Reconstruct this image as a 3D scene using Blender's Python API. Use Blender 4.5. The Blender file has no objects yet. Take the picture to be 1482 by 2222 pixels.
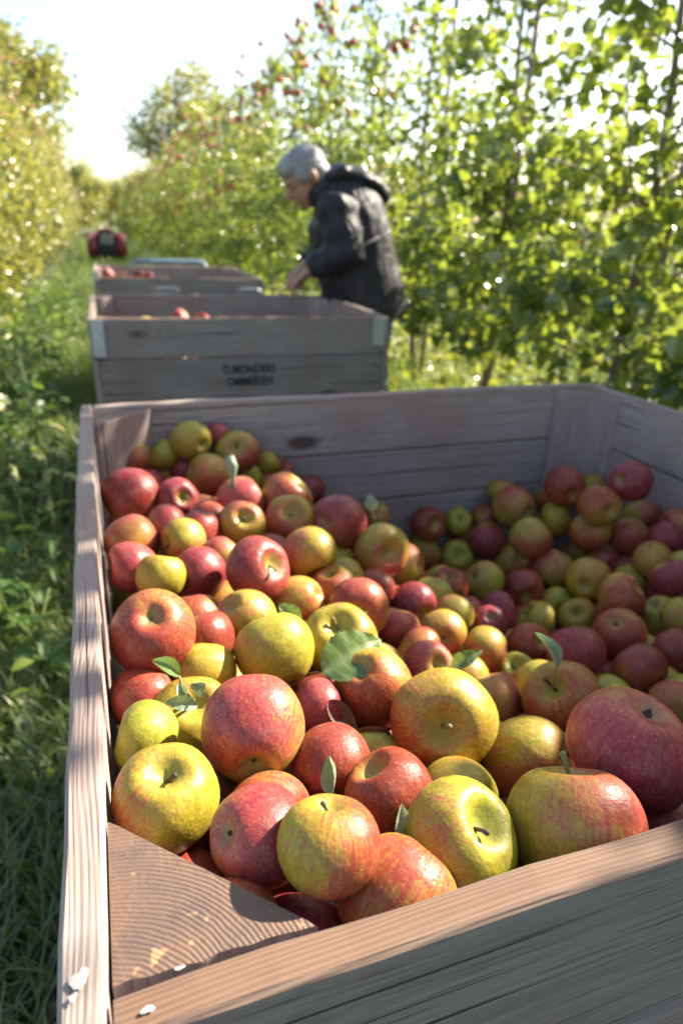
import bpy, bmesh, math, random
import numpy as np
from mathutils import Vector, Matrix
random.seed(7); rng = np.random.RandomState(11)
scene = bpy.context.scene
COL = scene.collection

# ------------------------------------------------------------ camera, sky, sun, exposure
cam_d = bpy.data.cameras.new('camera'); cam = bpy.data.objects.new('camera', cam_d); COL.objects.link(cam)
CR = Vector((0.94654974, -0.3204964, 0.03640941)); CU = Vector((0.09512826, 0.3852275, 0.91790543)); CF = Vector((0.3082113, 0.86537959, -0.39512526))
RZ = 0.85                      # height of the crate rims above the ground
CAM = Vector((0.05125551, -0.19390549, 0.33405821 + RZ))
m = Matrix(((CR.x, CU.x, -CF.x, CAM.x), (CR.y, CU.y, -CF.y, CAM.y), (CR.z, CU.z, -CF.z, CAM.z), (0, 0, 0, 1)))
cam.matrix_world = m
cam_d.sensor_fit = 'VERTICAL'; cam_d.sensor_height = 36; cam_d.sensor_width = 24
cam_d.lens = 1447.3 / 2222 * 36
cam_d.clip_start = 0.02; cam_d.clip_end = 3000
cam_d.dof.use_dof = True; cam_d.dof.focus_distance = 0.46; cam_d.dof.aperture_fstop = 5.6
scene.camera = cam

SUN_AZ, SUN_EL = math.radians(77), math.radians(35)     # azimuth from +Y towards +X
SUN = Vector((math.sin(SUN_AZ)*math.cos(SUN_EL), math.cos(SUN_AZ)*math.cos(SUN_EL), math.sin(SUN_EL)))
w = bpy.data.worlds.new('World'); scene.world = w; w.use_nodes = True
nt = w.node_tree; bg = nt.nodes['Background']
sky = nt.nodes.new('ShaderNodeTexSky'); sky.sky_type = 'NISHITA'; sky.sun_disc = False
sky.sun_elevation = SUN_EL; sky.sun_rotation = SUN_AZ
sky.air_density = 1.0; sky.dust_density = 1.6; sky.ozone_density = 1.0
wb = nt.nodes.new('ShaderNodeMix'); wb.data_type = 'RGBA'; wb.blend_type = 'MULTIPLY'; wb.inputs[0].default_value = 1.0      # daylight white balance of the whole sky
wb.inputs[7].default_value = (1.0, .945, .875, 1)
nt.links.new(sky.outputs[0], wb.inputs[6]); nt.links.new(wb.outputs[2], bg.inputs[0]); bg.inputs[1].default_value = 0.102
sd = bpy.data.lights.new('sun', 'SUN'); sd.energy = 5.0; sd.angle = math.radians(0.5); sd.color = (1.0, 0.89, 0.73)
so = bpy.data.objects.new('sun', sd); COL.objects.link(so); so.location = (8, 5, 8)
so.rotation_euler = (-SUN).to_track_quat('-Z', 'Y').to_euler()
scene.view_settings.view_transform = 'Standard'; scene.view_settings.look = 'None'
scene.view_settings.exposure = 2.0; scene.view_settings.gamma = 1.0
scene.view_settings.use_curve_mapping = False
scene.cycles.max_bounces = 8; scene.cycles.transparent_max_bounces = 8
scene.cycles.use_denoising = True

# ------------------------------------------------------------ helpers
def link(o, parent=None):
    COL.objects.link(o)
    if parent is not None: o.parent = parent
    return o
def tag(o, label=None, cat=None, group=None, kind=None):
    if label: o['label'] = label
    if cat: o['category'] = cat
    if group: o['group'] = group
    if kind: o['kind'] = kind
    return o
def empty(name, loc=(0, 0, 0), rz=0.0):
    o = bpy.data.objects.new(name, None); o.location = loc; o.rotation_euler = (0, 0, rz); o.empty_display_size = .1
    return link(o)
def mesh_obj(name, me, mat=None, parent=None, loc=(0, 0, 0), rot=None):
    o = bpy.data.objects.new(name, me)
    if mat is not None and not me.materials: me.materials.append(mat)
    o.location = loc
    if rot is not None: o.rotation_euler = rot
    return link(o, parent)
def bm_mesh(bm, name, smooth=True):
    me = bpy.data.meshes.new(name); bm.to_mesh(me); bm.free()
    if smooth: me.polygons.foreach_set('use_smooth', [True]*len(me.polygons))
    me.update(); return me
def np_mesh(name, verts, faces, smooth=False):
    """verts (n,3), faces (m,k) with one k."""
    me = bpy.data.meshes.new(name); verts = np.asarray(verts, np.float32); faces = np.asarray(faces, np.int32)
    k = faces.shape[1]
    me.vertices.add(len(verts)); me.vertices.foreach_set('co', verts.ravel())
    me.loops.add(faces.size); me.loops.foreach_set('vertex_index', faces.ravel())
    me.polygons.add(len(faces)); me.polygons.foreach_set('loop_start', np.arange(0, faces.size, k, dtype=np.int32))
    me.polygons.foreach_set('loop_total', np.full(len(faces), k, np.int32))
    if smooth: me.polygons.foreach_set('use_smooth', np.ones(len(faces), bool))
    me.update(calc_edges=True); return me
def copy_tree(o, parent=None):
    c = o.copy(); COL.objects.link(c); c.parent = parent
    for ch in list(o.children): copy_tree(ch, c)
    return c
def loft(bm, pts, radii, n=12, axis=(0, 1, 0), cap=True):
    """elliptic tube through pts; radii = (r_along_axis, r_other) or number"""
    rings = []; pts = [Vector(q) for q in pts]; A0 = Vector(axis)
    for i, q in enumerate(pts):
        T = (pts[min(i+1, len(pts)-1)] - pts[max(i-1, 0)]).normalized()
        A = A0 - T*A0.dot(T)
        if A.length < 1e-3: A = Vector((1, 0, 0)) - T*T.x
        A.normalize(); B = T.cross(A)
        r = radii[i]; ra, rb = (r if isinstance(r, (tuple, list)) else (r, r))
        rings.append([bm.verts.new(q + A*(ra*math.cos(a)) + B*(rb*math.sin(a))) for a in [2*math.pi*k/n for k in range(n)]])
    for a, b in zip(rings, rings[1:]):
        for k in range(n): bm.faces.new((a[k], a[(k+1) % n], b[(k+1) % n], b[k]))
    if cap:
        bm.faces.new(rings[0][::-1]); bm.faces.new(rings[-1])
    return rings
def tube_mesh(name, pts, radii, n=6, axis=(0, 1, 0.01)):
    bm = bmesh.new(); loft(bm, pts, radii, n, axis); bmesh.ops.recalc_face_normals(bm, faces=bm.faces); return bm_mesh(bm, name)
def add_box(bm, c, s, bev=0.0, rot=None):
    r = bmesh.ops.create_cube(bm, size=1.0); vs = r['verts']
    bmesh.ops.scale(bm, vec=s, verts=vs)
    if rot is not None: bmesh.ops.rotate(bm, verts=vs, cent=(0, 0, 0), matrix=rot)
    bmesh.ops.translate(bm, vec=c, verts=vs)
    if bev > 0:
        es = list({e for v in vs for e in v.link_edges})
        bmesh.ops.bevel(bm, geom=es, offset=bev, segments=2, affect='EDGES', profile=.6)
def ell(bm, c, r, rot=None, u=20, v=14):
    q = bmesh.ops.create_uvsphere(bm, u_segments=u, v_segments=v, radius=1.0)['verts']
    bmesh.ops.scale(bm, vec=r, verts=q)
    if rot is not None: bmesh.ops.rotate(bm, verts=q, cent=(0, 0, 0), matrix=rot)
    bmesh.ops.translate(bm, vec=c, verts=q)

# ------------------------------------------------------------ material helpers
class NT:
    def __init__(s, name):
        s.m = bpy.data.materials.new(name); s.m.use_nodes = True; s.t = s.m.node_tree
        s.p = s.t.nodes['Principled BSDF']; s.out = s.t.nodes['Material Output']
    def n(s, typ, **kw):
        nd = s.t.nodes.new('ShaderNode'+typ)
        for k, v in kw.items():
            if k in nd.inputs: s.set(nd.inputs[k], v)
            else: setattr(nd, k, v)
        return nd
    def set(s, sock, v):
        if isinstance(v, bpy.types.NodeSocket): s.t.links.new(v, sock)
        elif isinstance(v, (tuple, list)) and len(v) == 3 and sock.type == 'RGBA': sock.default_value = (*v, 1)
        else: sock.default_value = v
    def math(s, op, a, b=0.0, c=0.0, clamp=False):
        nd = s.t.nodes.new('ShaderNodeMath'); nd.operation = op; nd.use_clamp = clamp
        s.set(nd.inputs[0], a); s.set(nd.inputs[1], b)
        if op in ('MULTIPLY_ADD', 'SMOOTH_MIN'): s.set(nd.inputs[2], c)
        return nd.outputs[0]
    def vm(s, op, a, b=(0, 0, 0), out=0):
        nd = s.t.nodes.new('ShaderNodeVectorMath'); nd.operation = op
        s.set(nd.inputs[0], a)
        if op == 'SCALE': s.set(nd.inputs[3], b)
        else: s.set(nd.inputs[1], b)
        return nd.outputs[out]
    def mix(s, f, a, b, blend='MIX'):
        nd = s.t.nodes.new('ShaderNodeMix'); nd.data_type = 'RGBA'; nd.blend_type = blend
        s.set(nd.inputs[0], f); s.set(nd.inputs[6], a); s.set(nd.inputs[7], b); return nd.outputs[2]
    def ramp(s, f, lo, hi, a=0.0, b=1.0):
        nd = s.t.nodes.new('ShaderNodeMapRange'); nd.interpolation_type = 'SMOOTHSTEP'
        s.set(nd.inputs[0], f); s.set(nd.inputs[1], lo); s.set(nd.inputs[2], hi); s.set(nd.inputs[3], a); s.set(nd.inputs[4], b)
        return nd.outputs[0]
    def noise(s, vec, scale, detail=4, rough=.55, dist=0.0, col=False):
        nd = s.t.nodes.new('ShaderNodeTexNoise'); s.set(nd.inputs['Vector'], vec)
        nd.inputs['Scale'].default_value = scale; nd.inputs['Detail'].default_value = detail
        nd.inputs['Roughness'].default_value = rough; nd.inputs['Distortion'].default_value = dist
        return nd.outputs['Color' if col else 'Fac']
    def bump(s, h, strength=.3, dist=.002, normal=None):
        nd = s.t.nodes.new('ShaderNodeBump'); nd.inputs['Strength'].default_value = strength; nd.inputs['Distance'].default_value = dist
        s.set(nd.inputs['Height'], h)
        if normal is not None: s.set(nd.inputs['Normal'], normal)
        return nd.outputs[0]
def simple(name, col, rough=.6, metal=0.0, var=.15, vscale=20, bump=0.0):
    t = NT(name); tc = t.n('TexCoord').outputs['Object']
    n = t.noise(tc, vscale, 5)
    dark = tuple(c*(1-var*1.6) for c in col); lite = tuple(min(1, c*(1+var)) for c in col)
    t.set(t.p.inputs['Base Color'], t.mix(n, dark, lite)); t.p.inputs['Roughness'].default_value = rough; t.p.inputs['Metallic'].default_value = metal
    if bump: t.set(t.p.inputs['Normal'], t.bump(n, bump))
    return t.m

def wood_material(name, grey=(.285, .242, .222), dark=(.09, .07, .07), warm=(.215, .115, .065)):
    t = NT(name); oi = t.n('ObjectInfo'); tc = t.n('TexCoord').outputs['Object']
    off = t.n('CombineXYZ', X=t.math('MULTIPLY', oi.outputs['Random'], 37.), Y=t.math('MULTIPLY', oi.outputs['Random'], 11.), Z=t.math('MULTIPLY', oi.outputs['Random'], 23.)).outputs[0]
    v = t.vm('ADD', tc, off)
    # knots
    kv = t.vm('MULTIPLY', v, (3.2, 0.0, 7.5))
    kn = t.t.nodes.new('ShaderNodeTexVoronoi'); kn.feature = 'F1'; t.set(kn.inputs['Vector'], kv); kn.inputs['Scale'].default_value = 1.0
    kd = kn.outputs['Distance']
    sel = t.n('SeparateColor', Color=kn.outputs['Color']).outputs[0]
    on = t.ramp(sel, .45, .5)
    core = t.math('MULTIPLY', t.ramp(kd, .17, .06), on)
    halo = t.math('MULTIPLY', t.ramp(kd, .5, .05), on)
    # grain field: stretched along local X, deflected round knots
    gv = t.vm('MULTIPLY', v, (1.3, 22., 22.))
    warp = t.noise(t.vm('MULTIPLY', v, (2.0, 6., 6.)), 1.0, 2)
    low = t.noise(gv, .55, 2)
    field = t.math('ADD', t.math('MULTIPLY', low, 17.), t.math('MULTIPLY', halo, 5.0))
    field = t.math('ADD', field, t.math('MULTIPLY', warp, 9.))
    field = t.math('ADD', field, t.math('MULTIPLY', t.noise(t.vm('MULTIPLY', v, (4., 60., 60.)), 1.0, 4), 4.5))
    lxyz = t.n('SeparateXYZ', Vector=tc)
    field = t.math('ADD', field, t.math('ADD', t.math('MULTIPLY', lxyz.outputs[1], 470.), t.math('MULTIPLY', lxyz.outputs[2], 90.)))
    rings = t.math('MULTIPLY_ADD', t.math('SINE', t.math('MULTIPLY', field, 3.6)), .5, .5)
    fine = t.noise(t.vm('MULTIPLY', v, (9., 330., 330.)), 1.0, 3, .6)
    med = t.noise(t.vm('MULTIPLY', v, (3., 75., 75.)), 1.0, 4, .6)
    blot = t.noise(v, 5.0, 4)
    c = t.mix(t.math('MULTIPLY', t.math('POWER', rings, 3.0), t.ramp(t.noise(v, 9., 3), .35, .65, .15, .62)), grey, tuple(a*.42+b*.25 for a, b in zip(grey, dark)))
    c = t.mix(t.ramp(med, .35, .65, 0, .7), c, tuple(g*1.2 for g in grey))
    c = t.mix(t.ramp(fine, .52, .72, 0, .75), c, dark)
    c = t.mix(t.ramp(blot, .40, .66, 0, .75), c, tuple(x*.55+y*.45 for x, y in zip(grey, (.20, .10, .09))))
    crk = t.noise(t.vm('MULTIPLY', v, (1.1, 95., 95.)), 1.0, 2, .5, .3)
    crack = t.ramp(crk, .665, .70)
    c = t.mix(t.math('MULTIPLY', crack, .85), c, (.035, .026, .022))
    # worn tops: warm brown where handled, on upward edges, fixed to the board
    nz = t.n('SeparateXYZ', Vector=t.n('NewGeometry').outputs['Normal']).outputs[2]
    up = t.math('MULTIPLY', t.ramp(nz, .35, .9), t.n('SeparateColor', Color=oi.outputs['Color']).outputs[0])
    wc = t.mix(t.math('MULTIPLY', rings, .6), warm, tuple(x*.45 for x in warm))
    c = t.mix(t.math('MULTIPLY', up, .9), c, wc)
    c = t.mix(t.math('MULTIPLY', core, .85), c, (.045, .022, .016))
    # per-board brightness
    rb = t.math('MULTIPLY_ADD', oi.outputs['Random'], .4, .82)
    c = t.mix(1.0, c, t.n('CombineXYZ', X=rb, Y=rb, Z=rb).outputs[0], 'MULTIPLY')
    t.set(t.p.inputs['Base Color'], c); t.p.inputs['Roughness'].default_value = .72
    t.p.inputs['Specular IOR Level'].default_value = .3
    h = t.math('ADD', t.math('MULTIPLY', rings, -.35), t.math('MULTIPLY', fine, -.9)); h = t.math('ADD', h, t.math('MULTIPLY', med, .5)); h = t.math('ADD', h, t.math('MULTIPLY', core, -.8)); h = t.math('ADD', h, t.math('MULTIPLY', crack, -1.6))
    t.set(t.p.inputs['Normal'], t.bump(h, .55, .0016))
    return t.m
M_WOOD = wood_material('weathered_wood')
M_POST = wood_material('post_wood', (.30, .24, .23), (.10, .07, .07), (.22, .12, .07))

def end_grain():
    t = NT('end_grain_wood'); tc = t.n('TexCoord').outputs['Object']
    v = t.vm('SUBTRACT', tc, (0.0, -0.03, 0.012))
    v = t.vm('MULTIPLY', v, (0.0, 1.0, 1.0))
    wob = t.noise(tc, 20, 6, .65, col=True)
    v = t.vm('ADD', v, t.vm('SCALE', t.vm('SUBTRACT', wob, (.5, .5, .5)), 0.007))
    r = t.vm('LENGTH', v, out=1)
    rings = t.math('MULTIPLY_ADD', t.math('SINE', t.math('MULTIPLY', r, 2300.)), .5, .5)
    spot = t.noise(tc, 260, 3); bl = t.noise(tc, 22, 4)
    c = t.mix(t.math('MULTIPLY', rings, t.ramp(t.noise(tc, 30, 3), .3, .7, .12, .7)), (.150, .090, .058), (.088, .052, .035))
    c = t.mix(t.ramp(bl, .45, .7, 0, .75), c, (.085, .055, .05))
    c = t.mix(t.ramp(spot, .60, .72, 0, .5), c, (.07, .04, .03))
    nz = t.noise(t.vm('MULTIPLY', tc, (0, 1, 1)), 60, 2)
    c = t.mix(t.ramp(nz, .66, .72, 0, .8), c, (.40, .23, .11))
    t.set(t.p.inputs['Base Color'], c); t.p.inputs['Roughness'].default_value = .62
    t.set(t.p.inputs['Normal'], t.bump(t.math('ADD', rings, t.math('MULTIPLY', spot, 1.6)), .35, .0012))
    return t.m
M_END = end_grain()

def leaf_material(name, dark=(.025, .062, .018), mid=(.070, .125, .024), lite=(.22, .25, .035), yel=(.36, .27, .04), trans=(.42, .52, .05), rough=.23, mixf=.38, fine=False):
    t = NT(name); g = t.n('NewGeometry'); r = g.outputs['Random Per Island']
    c = t.mix(t.ramp(r, .1, .75), dark, mid); c = t.mix(t.ramp(r, .6, .93), c, lite); c = t.mix(t.ramp(r, .955, .985), c, yel)
    if fine:
        vn = t.n('Attribute', attribute_name='vein').outputs['Fac']; c = t.mix(t.math('MULTIPLY', vn, .55), c, (.30, .38, .16))
        tc = t.n('TexCoord').outputs['Object']; n = t.noise(tc, 90, 5); c = t.mix(t.ramp(n, .3, .8, 0, .35), c, tuple(x*1.8 for x in mid))
        t.set(t.p.inputs['Normal'], t.bump(t.noise(tc, 300, 3), .3, .0006))
    # paler underside
    c2 = t.mix(t.math('MULTIPLY', g.outputs['Backfacing'], .55), c, (.17, .21, .13))
    t.set(t.p.inputs['Base Color'], c2); t.p.inputs['Roughness'].default_value = rough; t.p.inputs['Specular IOR Level'].default_value = .75
    tr = t.n('BsdfTranslucent'); t.set(tr.inputs[0], t.mix(r, tuple(x*.75 for x in trans), trans))
    mx = t.n('MixShader'); mx.inputs[0].default_value = mixf
    t.t.links.new(t.p.outputs[0], mx.inputs[1]); t.t.links.new(tr.outputs[0], mx.inputs[2]); t.t.links.new(mx.outputs[0], t.out.inputs[0])
    return t.m
M_LEAF = leaf_material('apple_leaf')
M_LEAF_AUT = leaf_material('yellowing_leaf', (.05, .085, .016), (.12, .16, .025), (.26, .26, .04), (.42, .22, .05), (.50, .48, .08))
M_GRASS = leaf_material('grass_blade', (.11, .14, .018), (.18, .22, .03), (.16, .21, .04), (.33, .29, .11), (.32, .44, .05), .45)
M_CRATELEAF = leaf_material('fresh_leaf', (.06, .12, .03), (.09, .17, .03), (.14, .2, .04), (.2, .25, .05), (.35, .5, .07), .42, .35, fine=True)
M_GREYLEAF = leaf_material('silvery_leaf', (.16, .22, .15), (.18, .25, .16), (.22, .28, .18), (.2, .25, .15), (.3, .4, .15), .5, .25, fine=True)
M_DRY = simple('dry_leaf', (.16, .09, .055), .7, 0, .6, 60, .4)
M_BARK = simple('bark', (.25, .195, .165), .85, 0, .5, 60, .8)
M_STAKE = simple('stake_wood', (.34, .26, .22), .8, 0, .3, 40, .5)
M_STEM = simple('apple_stem', (.20, .17, .05), .6, 0, .5, 200, .4)
M_STEMD = simple('apple_stem_dark', (.07, .05, .03), .7, 0, .5, 200, .4)
M_GALV = simple('galvanised_steel', (.55, .57, .60), .42, .7, .2, 60, .1)
M_BLUE = simple('pale_blue_paint', (.15, .22, .28), .5, .2, .15, 10)
M_WHITEP = simple('white_paint', (.42, .41, .39), .9, 0, .05, 200, .3)

def apple_material(name='apple_skin'):
    t = NT(name); oi = t.n('ObjectInfo'); tc = t.n('TexCoord').outputs['Object']
    sc = t.n('SeparateColor', Color=oi.outputs['Color']); G, B, H = sc.outputs[0], sc.outputs[1], sc.outputs[2]; rnd = oi.outputs['Random']
    off = t.n('CombineXYZ', X=t.math('MULTIPLY', rnd, 51.), Y=t.math('MULTIPLY', rnd, 17.), Z=t.math('MULTIPLY', rnd, 29.)).outputs[0]
    v = t.vm('ADD', tc, off)
    xyz = t.n('SeparateXYZ', Vector=tc); x, y, z = xyz.outputs
    rad = t.math('SQRT', t.math('ADD', t.math('MULTIPLY', x, x), t.math('MULTIPLY', y, y)))
    nx = t.math('DIVIDE', x, t.math('ADD', rad, .02)); ny = t.math('DIVIDE', y, t.math('ADD', rad, .02))
    # unit apple: radius 1
    sv = t.vm('ADD', t.n('CombineXYZ', X=t.math('MULTIPLY', nx, 9.), Y=t.math('MULTIPLY', ny, 9.), Z=t.math('MULTIPLY', z, .9)).outputs[0], off)
    streak = t.noise(sv, 1.6, 5, .65)
    n1 = t.noise(v, 1.1, 3); n2 = t.noise(v, 3.6, 5, .65); n3 = t.noise(v, 13., 4, .6)
    green = t.mix(t.ramp(n2, .3, .75), (.20, .245, .016), (.34, .37, .035)); yellow = t.mix(t.ramp(n2, .3, .75), (.31, .19, .012), (.47, .33, .028))
    c = t.mix(G, yellow, green)
    # russet haze
    c = t.mix(t.math('MULTIPLY', t.ramp(n3, .42, .66), .6), c, (.27, .16, .03))
    # blush: grows on the +X side
    side = t.math('MULTIPLY', nx, t.math('MULTIPLY', rad, .55))
    f = t.math('ADD', side, t.math('MULTIPLY', t.math('SUBTRACT', n1, .5), 1.5))
    f = t.math('ADD', f, t.math('MULTIPLY', t.math('SUBTRACT', streak, .5), 1.5))
    f = t.math('ADD', f, t.math('MULTIPLY', t.math('SUBTRACT', n3, .5), 1.1))
    f = t.math('ADD', f, t.math('MULTIPLY', t.math('SUBTRACT', n2, .5), .9))
    f = t.math('ADD', f, t.math('MULTIPLY_ADD', B, 2.1, -1.0))
    blush = t.ramp(f, -.22, .46)
    deep = t.ramp(f, .15, 1.1)
    r1 = t.mix(H, (.29, .050, .016), (.37, .050, .058)); r2 = t.mix(H, (.17, .018, .008), (.17, .010, .028))
    red = t.mix(deep, r1, r2)
    red = t.mix(t.ramp(n2, .55, .78, 0, .4), red, t.mix(H, (.55, .24, .05), (.50, .17, .13)))
    c = t.mix(t.math('MULTIPLY', t.ramp(f, -.6, .02), .6), c, t.mix(H, (.29, .125, .022), (.36, .14, .065)))
    c = t.mix(t.math('MULTIPLY', blush, .96), c, red)
    # stem basin stays green / russet
    az = t.ramp(t.math('ADD', rad, t.math('MULTIPLY', streak, .35)), .62, .25)
    top = t.math('MULTIPLY', az, t.ramp(z, .2, .5)); c = t.mix(t.math('MULTIPLY', top, .72), c, t.mix(G, (.36, .30, .05), (.27, .33, .05)))
    bot = t.math('MULTIPLY', t.ramp(t.math('ADD', rad, t.math('MULTIPLY', streak, .3)), .5, .22), t.ramp(z, -.3, -.5)); c = t.mix(t.math('MULTIPLY', bot, .6), c, (.22, .20, .06))
    mot = t.noise(v, 7., 6, .7)
    c = t.mix(t.math('MULTIPLY', t.ramp(mot, .52, .68), .45), c, (.22, .12, .035))
    bloom = t.noise(v, 2.2, 5, .7)
    c = t.mix(t.math('MULTIPLY', t.ramp(bloom, .5, .75), .12), c, (.50, .36, .30))
    # lenticels
    vo = t.t.nodes.new('ShaderNodeTexVoronoi'); t.set(vo.inputs['Vector'], v); vo.inputs['Scale'].default_value = 15.
    vs = t.n('SeparateColor', Color=vo.outputs['Color']).outputs[0]
    dots = t.math('MULTIPLY', t.ramp(vo.outputs['Distance'], .16, .07), t.ramp(vs, .25, .5))
    c = t.mix(t.math('MULTIPLY', dots, .7), c, (.62, .46, .26))
    # dark specks and scabs
    vo2 = t.t.nodes.new('ShaderNodeTexVoronoi'); t.set(vo2.inputs['Vector'], v); vo2.inputs['Scale'].default_value = 3.1
    vs2 = t.n('SeparateColor', Color=vo2.outputs['Color']).outputs[1]
    sp = t.math('MULTIPLY', t.ramp(t.math('ADD', vo2.outputs['Distance'], t.math('MULTIPLY', n3, .06)), .09, .055), t.ramp(vs2, .62, .66))
    c = t.mix(t.math('MULTIPLY', sp, .85), c, (.05, .03, .012))
    t.set(t.p.inputs['Base Color'], c)
    t.set(t.p.inputs['Roughness'], t.ramp(n2, .35, .65, .31, .52))
    t.p.inputs['Specular IOR Level'].default_value = .36
    t.p.inputs['Subsurface Weight'].default_value = .06; t.p.inputs['Subsurface Radius'].default_value = (.12, .05, .02); t.p.inputs['Subsurface Scale'].default_value = .06
    h = t.math('ADD', t.math('MULTIPLY', n2, 1.0), t.math('ADD', t.math('MULTIPLY', dots, .14), t.math('MULTIPLY', sp, -.5)))
    t.set(t.p.inputs['Normal'], t.bump(h, .13, .02))
    return t.m
M_APPLE = apple_material()
def tree_apple_mat():
    t = NT('tree_apple_skin'); g = t.n('NewGeometry'); tc = t.n('TexCoord').outputs['Object']
    n = t.noise(tc, 14, 3)
    t.set(t.p.inputs['Base Color'], t.mix(t.ramp(n, .35, .7), (.38, .03, .025), (.50, .15, .07))); t.p.inputs['Roughness'].default_value = .35
    return t.m
M_TAPPLE = tree_apple_mat()

# ------------------------------------------------------------ ground
def ground_mat():
    t = NT('orchard_soil_and_grass'); tc = t.n('TexCoord').outputs['Object']
    n = t.noise(tc, 3, 6, .7); n2 = t.noise(tc, 30, 5, .7)
    c = t.mix(t.ramp(n, .35, .65), (.035, .06, .014), (.09, .115, .02)); c = t.mix(t.ramp(n2, .45, .75, 0, .6), c, (.055, .042, .022))
    t.set(t.p.inputs['Base Color'], c); t.p.inputs['Roughness'].default_value = .95
    t.set(t.p.inputs['Normal'], t.bump(n2, .8, .03)); return t.m
bm = bmesh.new()
xs = [-900, -300, -100, -40] + [x*1.0 for x in range(-20, 21, 1)] + [40, 100, 300, 900]
ys = [-900, -300, -100, -30] + [y*1.0 for y in range(-10, 61, 1)] + [90, 160, 300, 900, 1500]
grid = {}
for i, x in enumerate(xs):
    for j, y in enumerate(ys):
        inner = abs(x) < 21 and -11 < y < 61
        zz = (.035*math.sin(x*1.7+y*.9)*math.sin(y*1.3-x*.4) - .03) if inner else -.03
        if -.4 < x < 1.6 and -.4 < y < 6.2: zz = -.01
        grid[i, j] = bm.verts.new((x, y, zz))
for i in range(len(xs)-1):
    for j in range(len(ys)-1): bm.faces.new((grid[i, j], grid[i+1, j], grid[i+1, j+1], grid[i, j+1]))
ground = mesh_obj('ground', bm_mesh(bm, 'ground'), ground_mat()); tag(ground, 'grassy orchard ground between the tree rows', kind='structure')

# distant ridge
bm = bmesh.new(); prev = None
for k in range(61):
    x = -900 + k*30; h = 9 + 5*math.sin(k*.35) + 3*math.sin(k*.9+1)
    v = [bm.verts.new((x, 800, -1)), bm.verts.new((x, 850, h)), bm.verts.new((x, 1000, -1))]
    if prev:
        bm.faces.new((prev[0], v[0], v[1], prev[1])); bm.faces.new((prev[1], v[1], v[2], prev[2]))
    prev = v
hills = mesh_obj('hills', bm_mesh(bm, 'hills'), simple('far_hill', (.10, .13, .14), 1., 0, .2, .02)); tag(hills, 'low wooded ridge at the end of the orchard alley', kind='structure')
# ------------------------------------------------------------ fruit crates
_pm = {}
def plank_mesh(L, T, H, seed=0, seg=20, bev=.003):
    """board: length along local X, thickness Y, height Z, slightly uneven edges"""
    r = random.Random(seed*77+int(L*1000)+int(H*1000)); bm = bmesh.new()
    prof = [(-T/2+bev, -H/2), (T/2-bev, -H/2), (T/2, -H/2+bev), (T/2, H/2-bev), (T/2-bev*.9, H/2-bev*.15), (-T/2+bev*.9, H/2-bev*.15), (-T/2, H/2-bev), (-T/2, -H/2+bev)]
    ph = [r.uniform(0, 6.28) for _ in range(6)]
    rings = []
    for k in range(seg+1):
        x = -L/2+L*k/seg
        dz = .0011*math.sin(x*9+ph[0])+.0007*math.sin(x*31+ph[1])+r.uniform(-.0005, .0005); dy = .0007*math.sin(x*6+ph[2])
        wob = .0006*math.sin(x*47+ph[3])
        e = .0025 if k in (0, seg) else 0
        rings.append([bm.verts.new((x, (y*(1-e/T*.8))+dy+(wob if y > 0 else 0), z*(1-e/H)+(dz if z > 0 else 0))) for y, z in prof])
    n = len(prof)
    for a, b in zip(rings, rings[1:]):
        for k in range(n): bm.faces.new((a[k], b[k], b[(k+1) % n], a[(k+1) % n]))
    bm.faces.new(rings[0]); bm.faces.new(rings[-1][::-1])
    bmesh.ops.recalc_face_normals(bm, faces=bm.faces)
    me = bm_mesh(bm, 'plank', False); me.materials.append(M_WOOD); return me
def plank(parent, c, L, T, H, rz=0.0, rx=0.0, seed=0, brown=.4, name='plank', mat=None, seg=20):
    me = plank_mesh(L, T, H, seed, seg)
    if mat: me.materials[0] = mat
    o = bpy.data.objects.new(name, me); link(o, parent); o.location = c; o.rotation_euler = (rx, 0, rz); o.color = (brown, 0, 0, 1)
    return o
def corner_post(parent, corner, sx, sy, leg, z0, z1):
    """triangular block in a corner; local X is vertical (grain), end grain on top"""
    bm = bmesh.new(); H = z1-z0; lv = []
    jr = random.Random(int(leg*1e4)); tri = [(0, 0)]+[(leg*k/12, jr.uniform(-.0012, .0016)) for k in range(1, 12)]+[(leg, 0), (leg*.96, leg*.05), (leg*.05, leg*.96), (0, leg)]
    for x in (-H/2, H/2-.002, H/2):
        s = 1 if x < H/2 else .985
        lv.append([bm.verts.new((x, a*s*sy, -b*s*sx)) for a, b in [(q[1], q[0]) for q in tri]])
    n = len(tri)
    for a, b in zip(lv, lv[1:]):
        for k in range(n): bm.faces.new((a[k], b[k], b[(k+1) % n], a[(k+1) % n]))
    bm.faces.new(lv[0]); top = bm.faces.new(lv[-1][::-1])
    bmesh.ops.recalc_face_normals(bm, faces=bm.faces); top.material_index = 1
    me = bm_mesh(bm, 'corner_post', False); me.materials.append(M_POST); me.materials.append(M_END)
    o = bpy.data.objects.new('corner_post', me); link(o, parent)
    o.location = (corner[0], corner[1], (z0+z1)/2); o.rotation_euler = (0, -math.pi/2, 0); o.color = (.2, 0, 0, 1)
    return o
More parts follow.
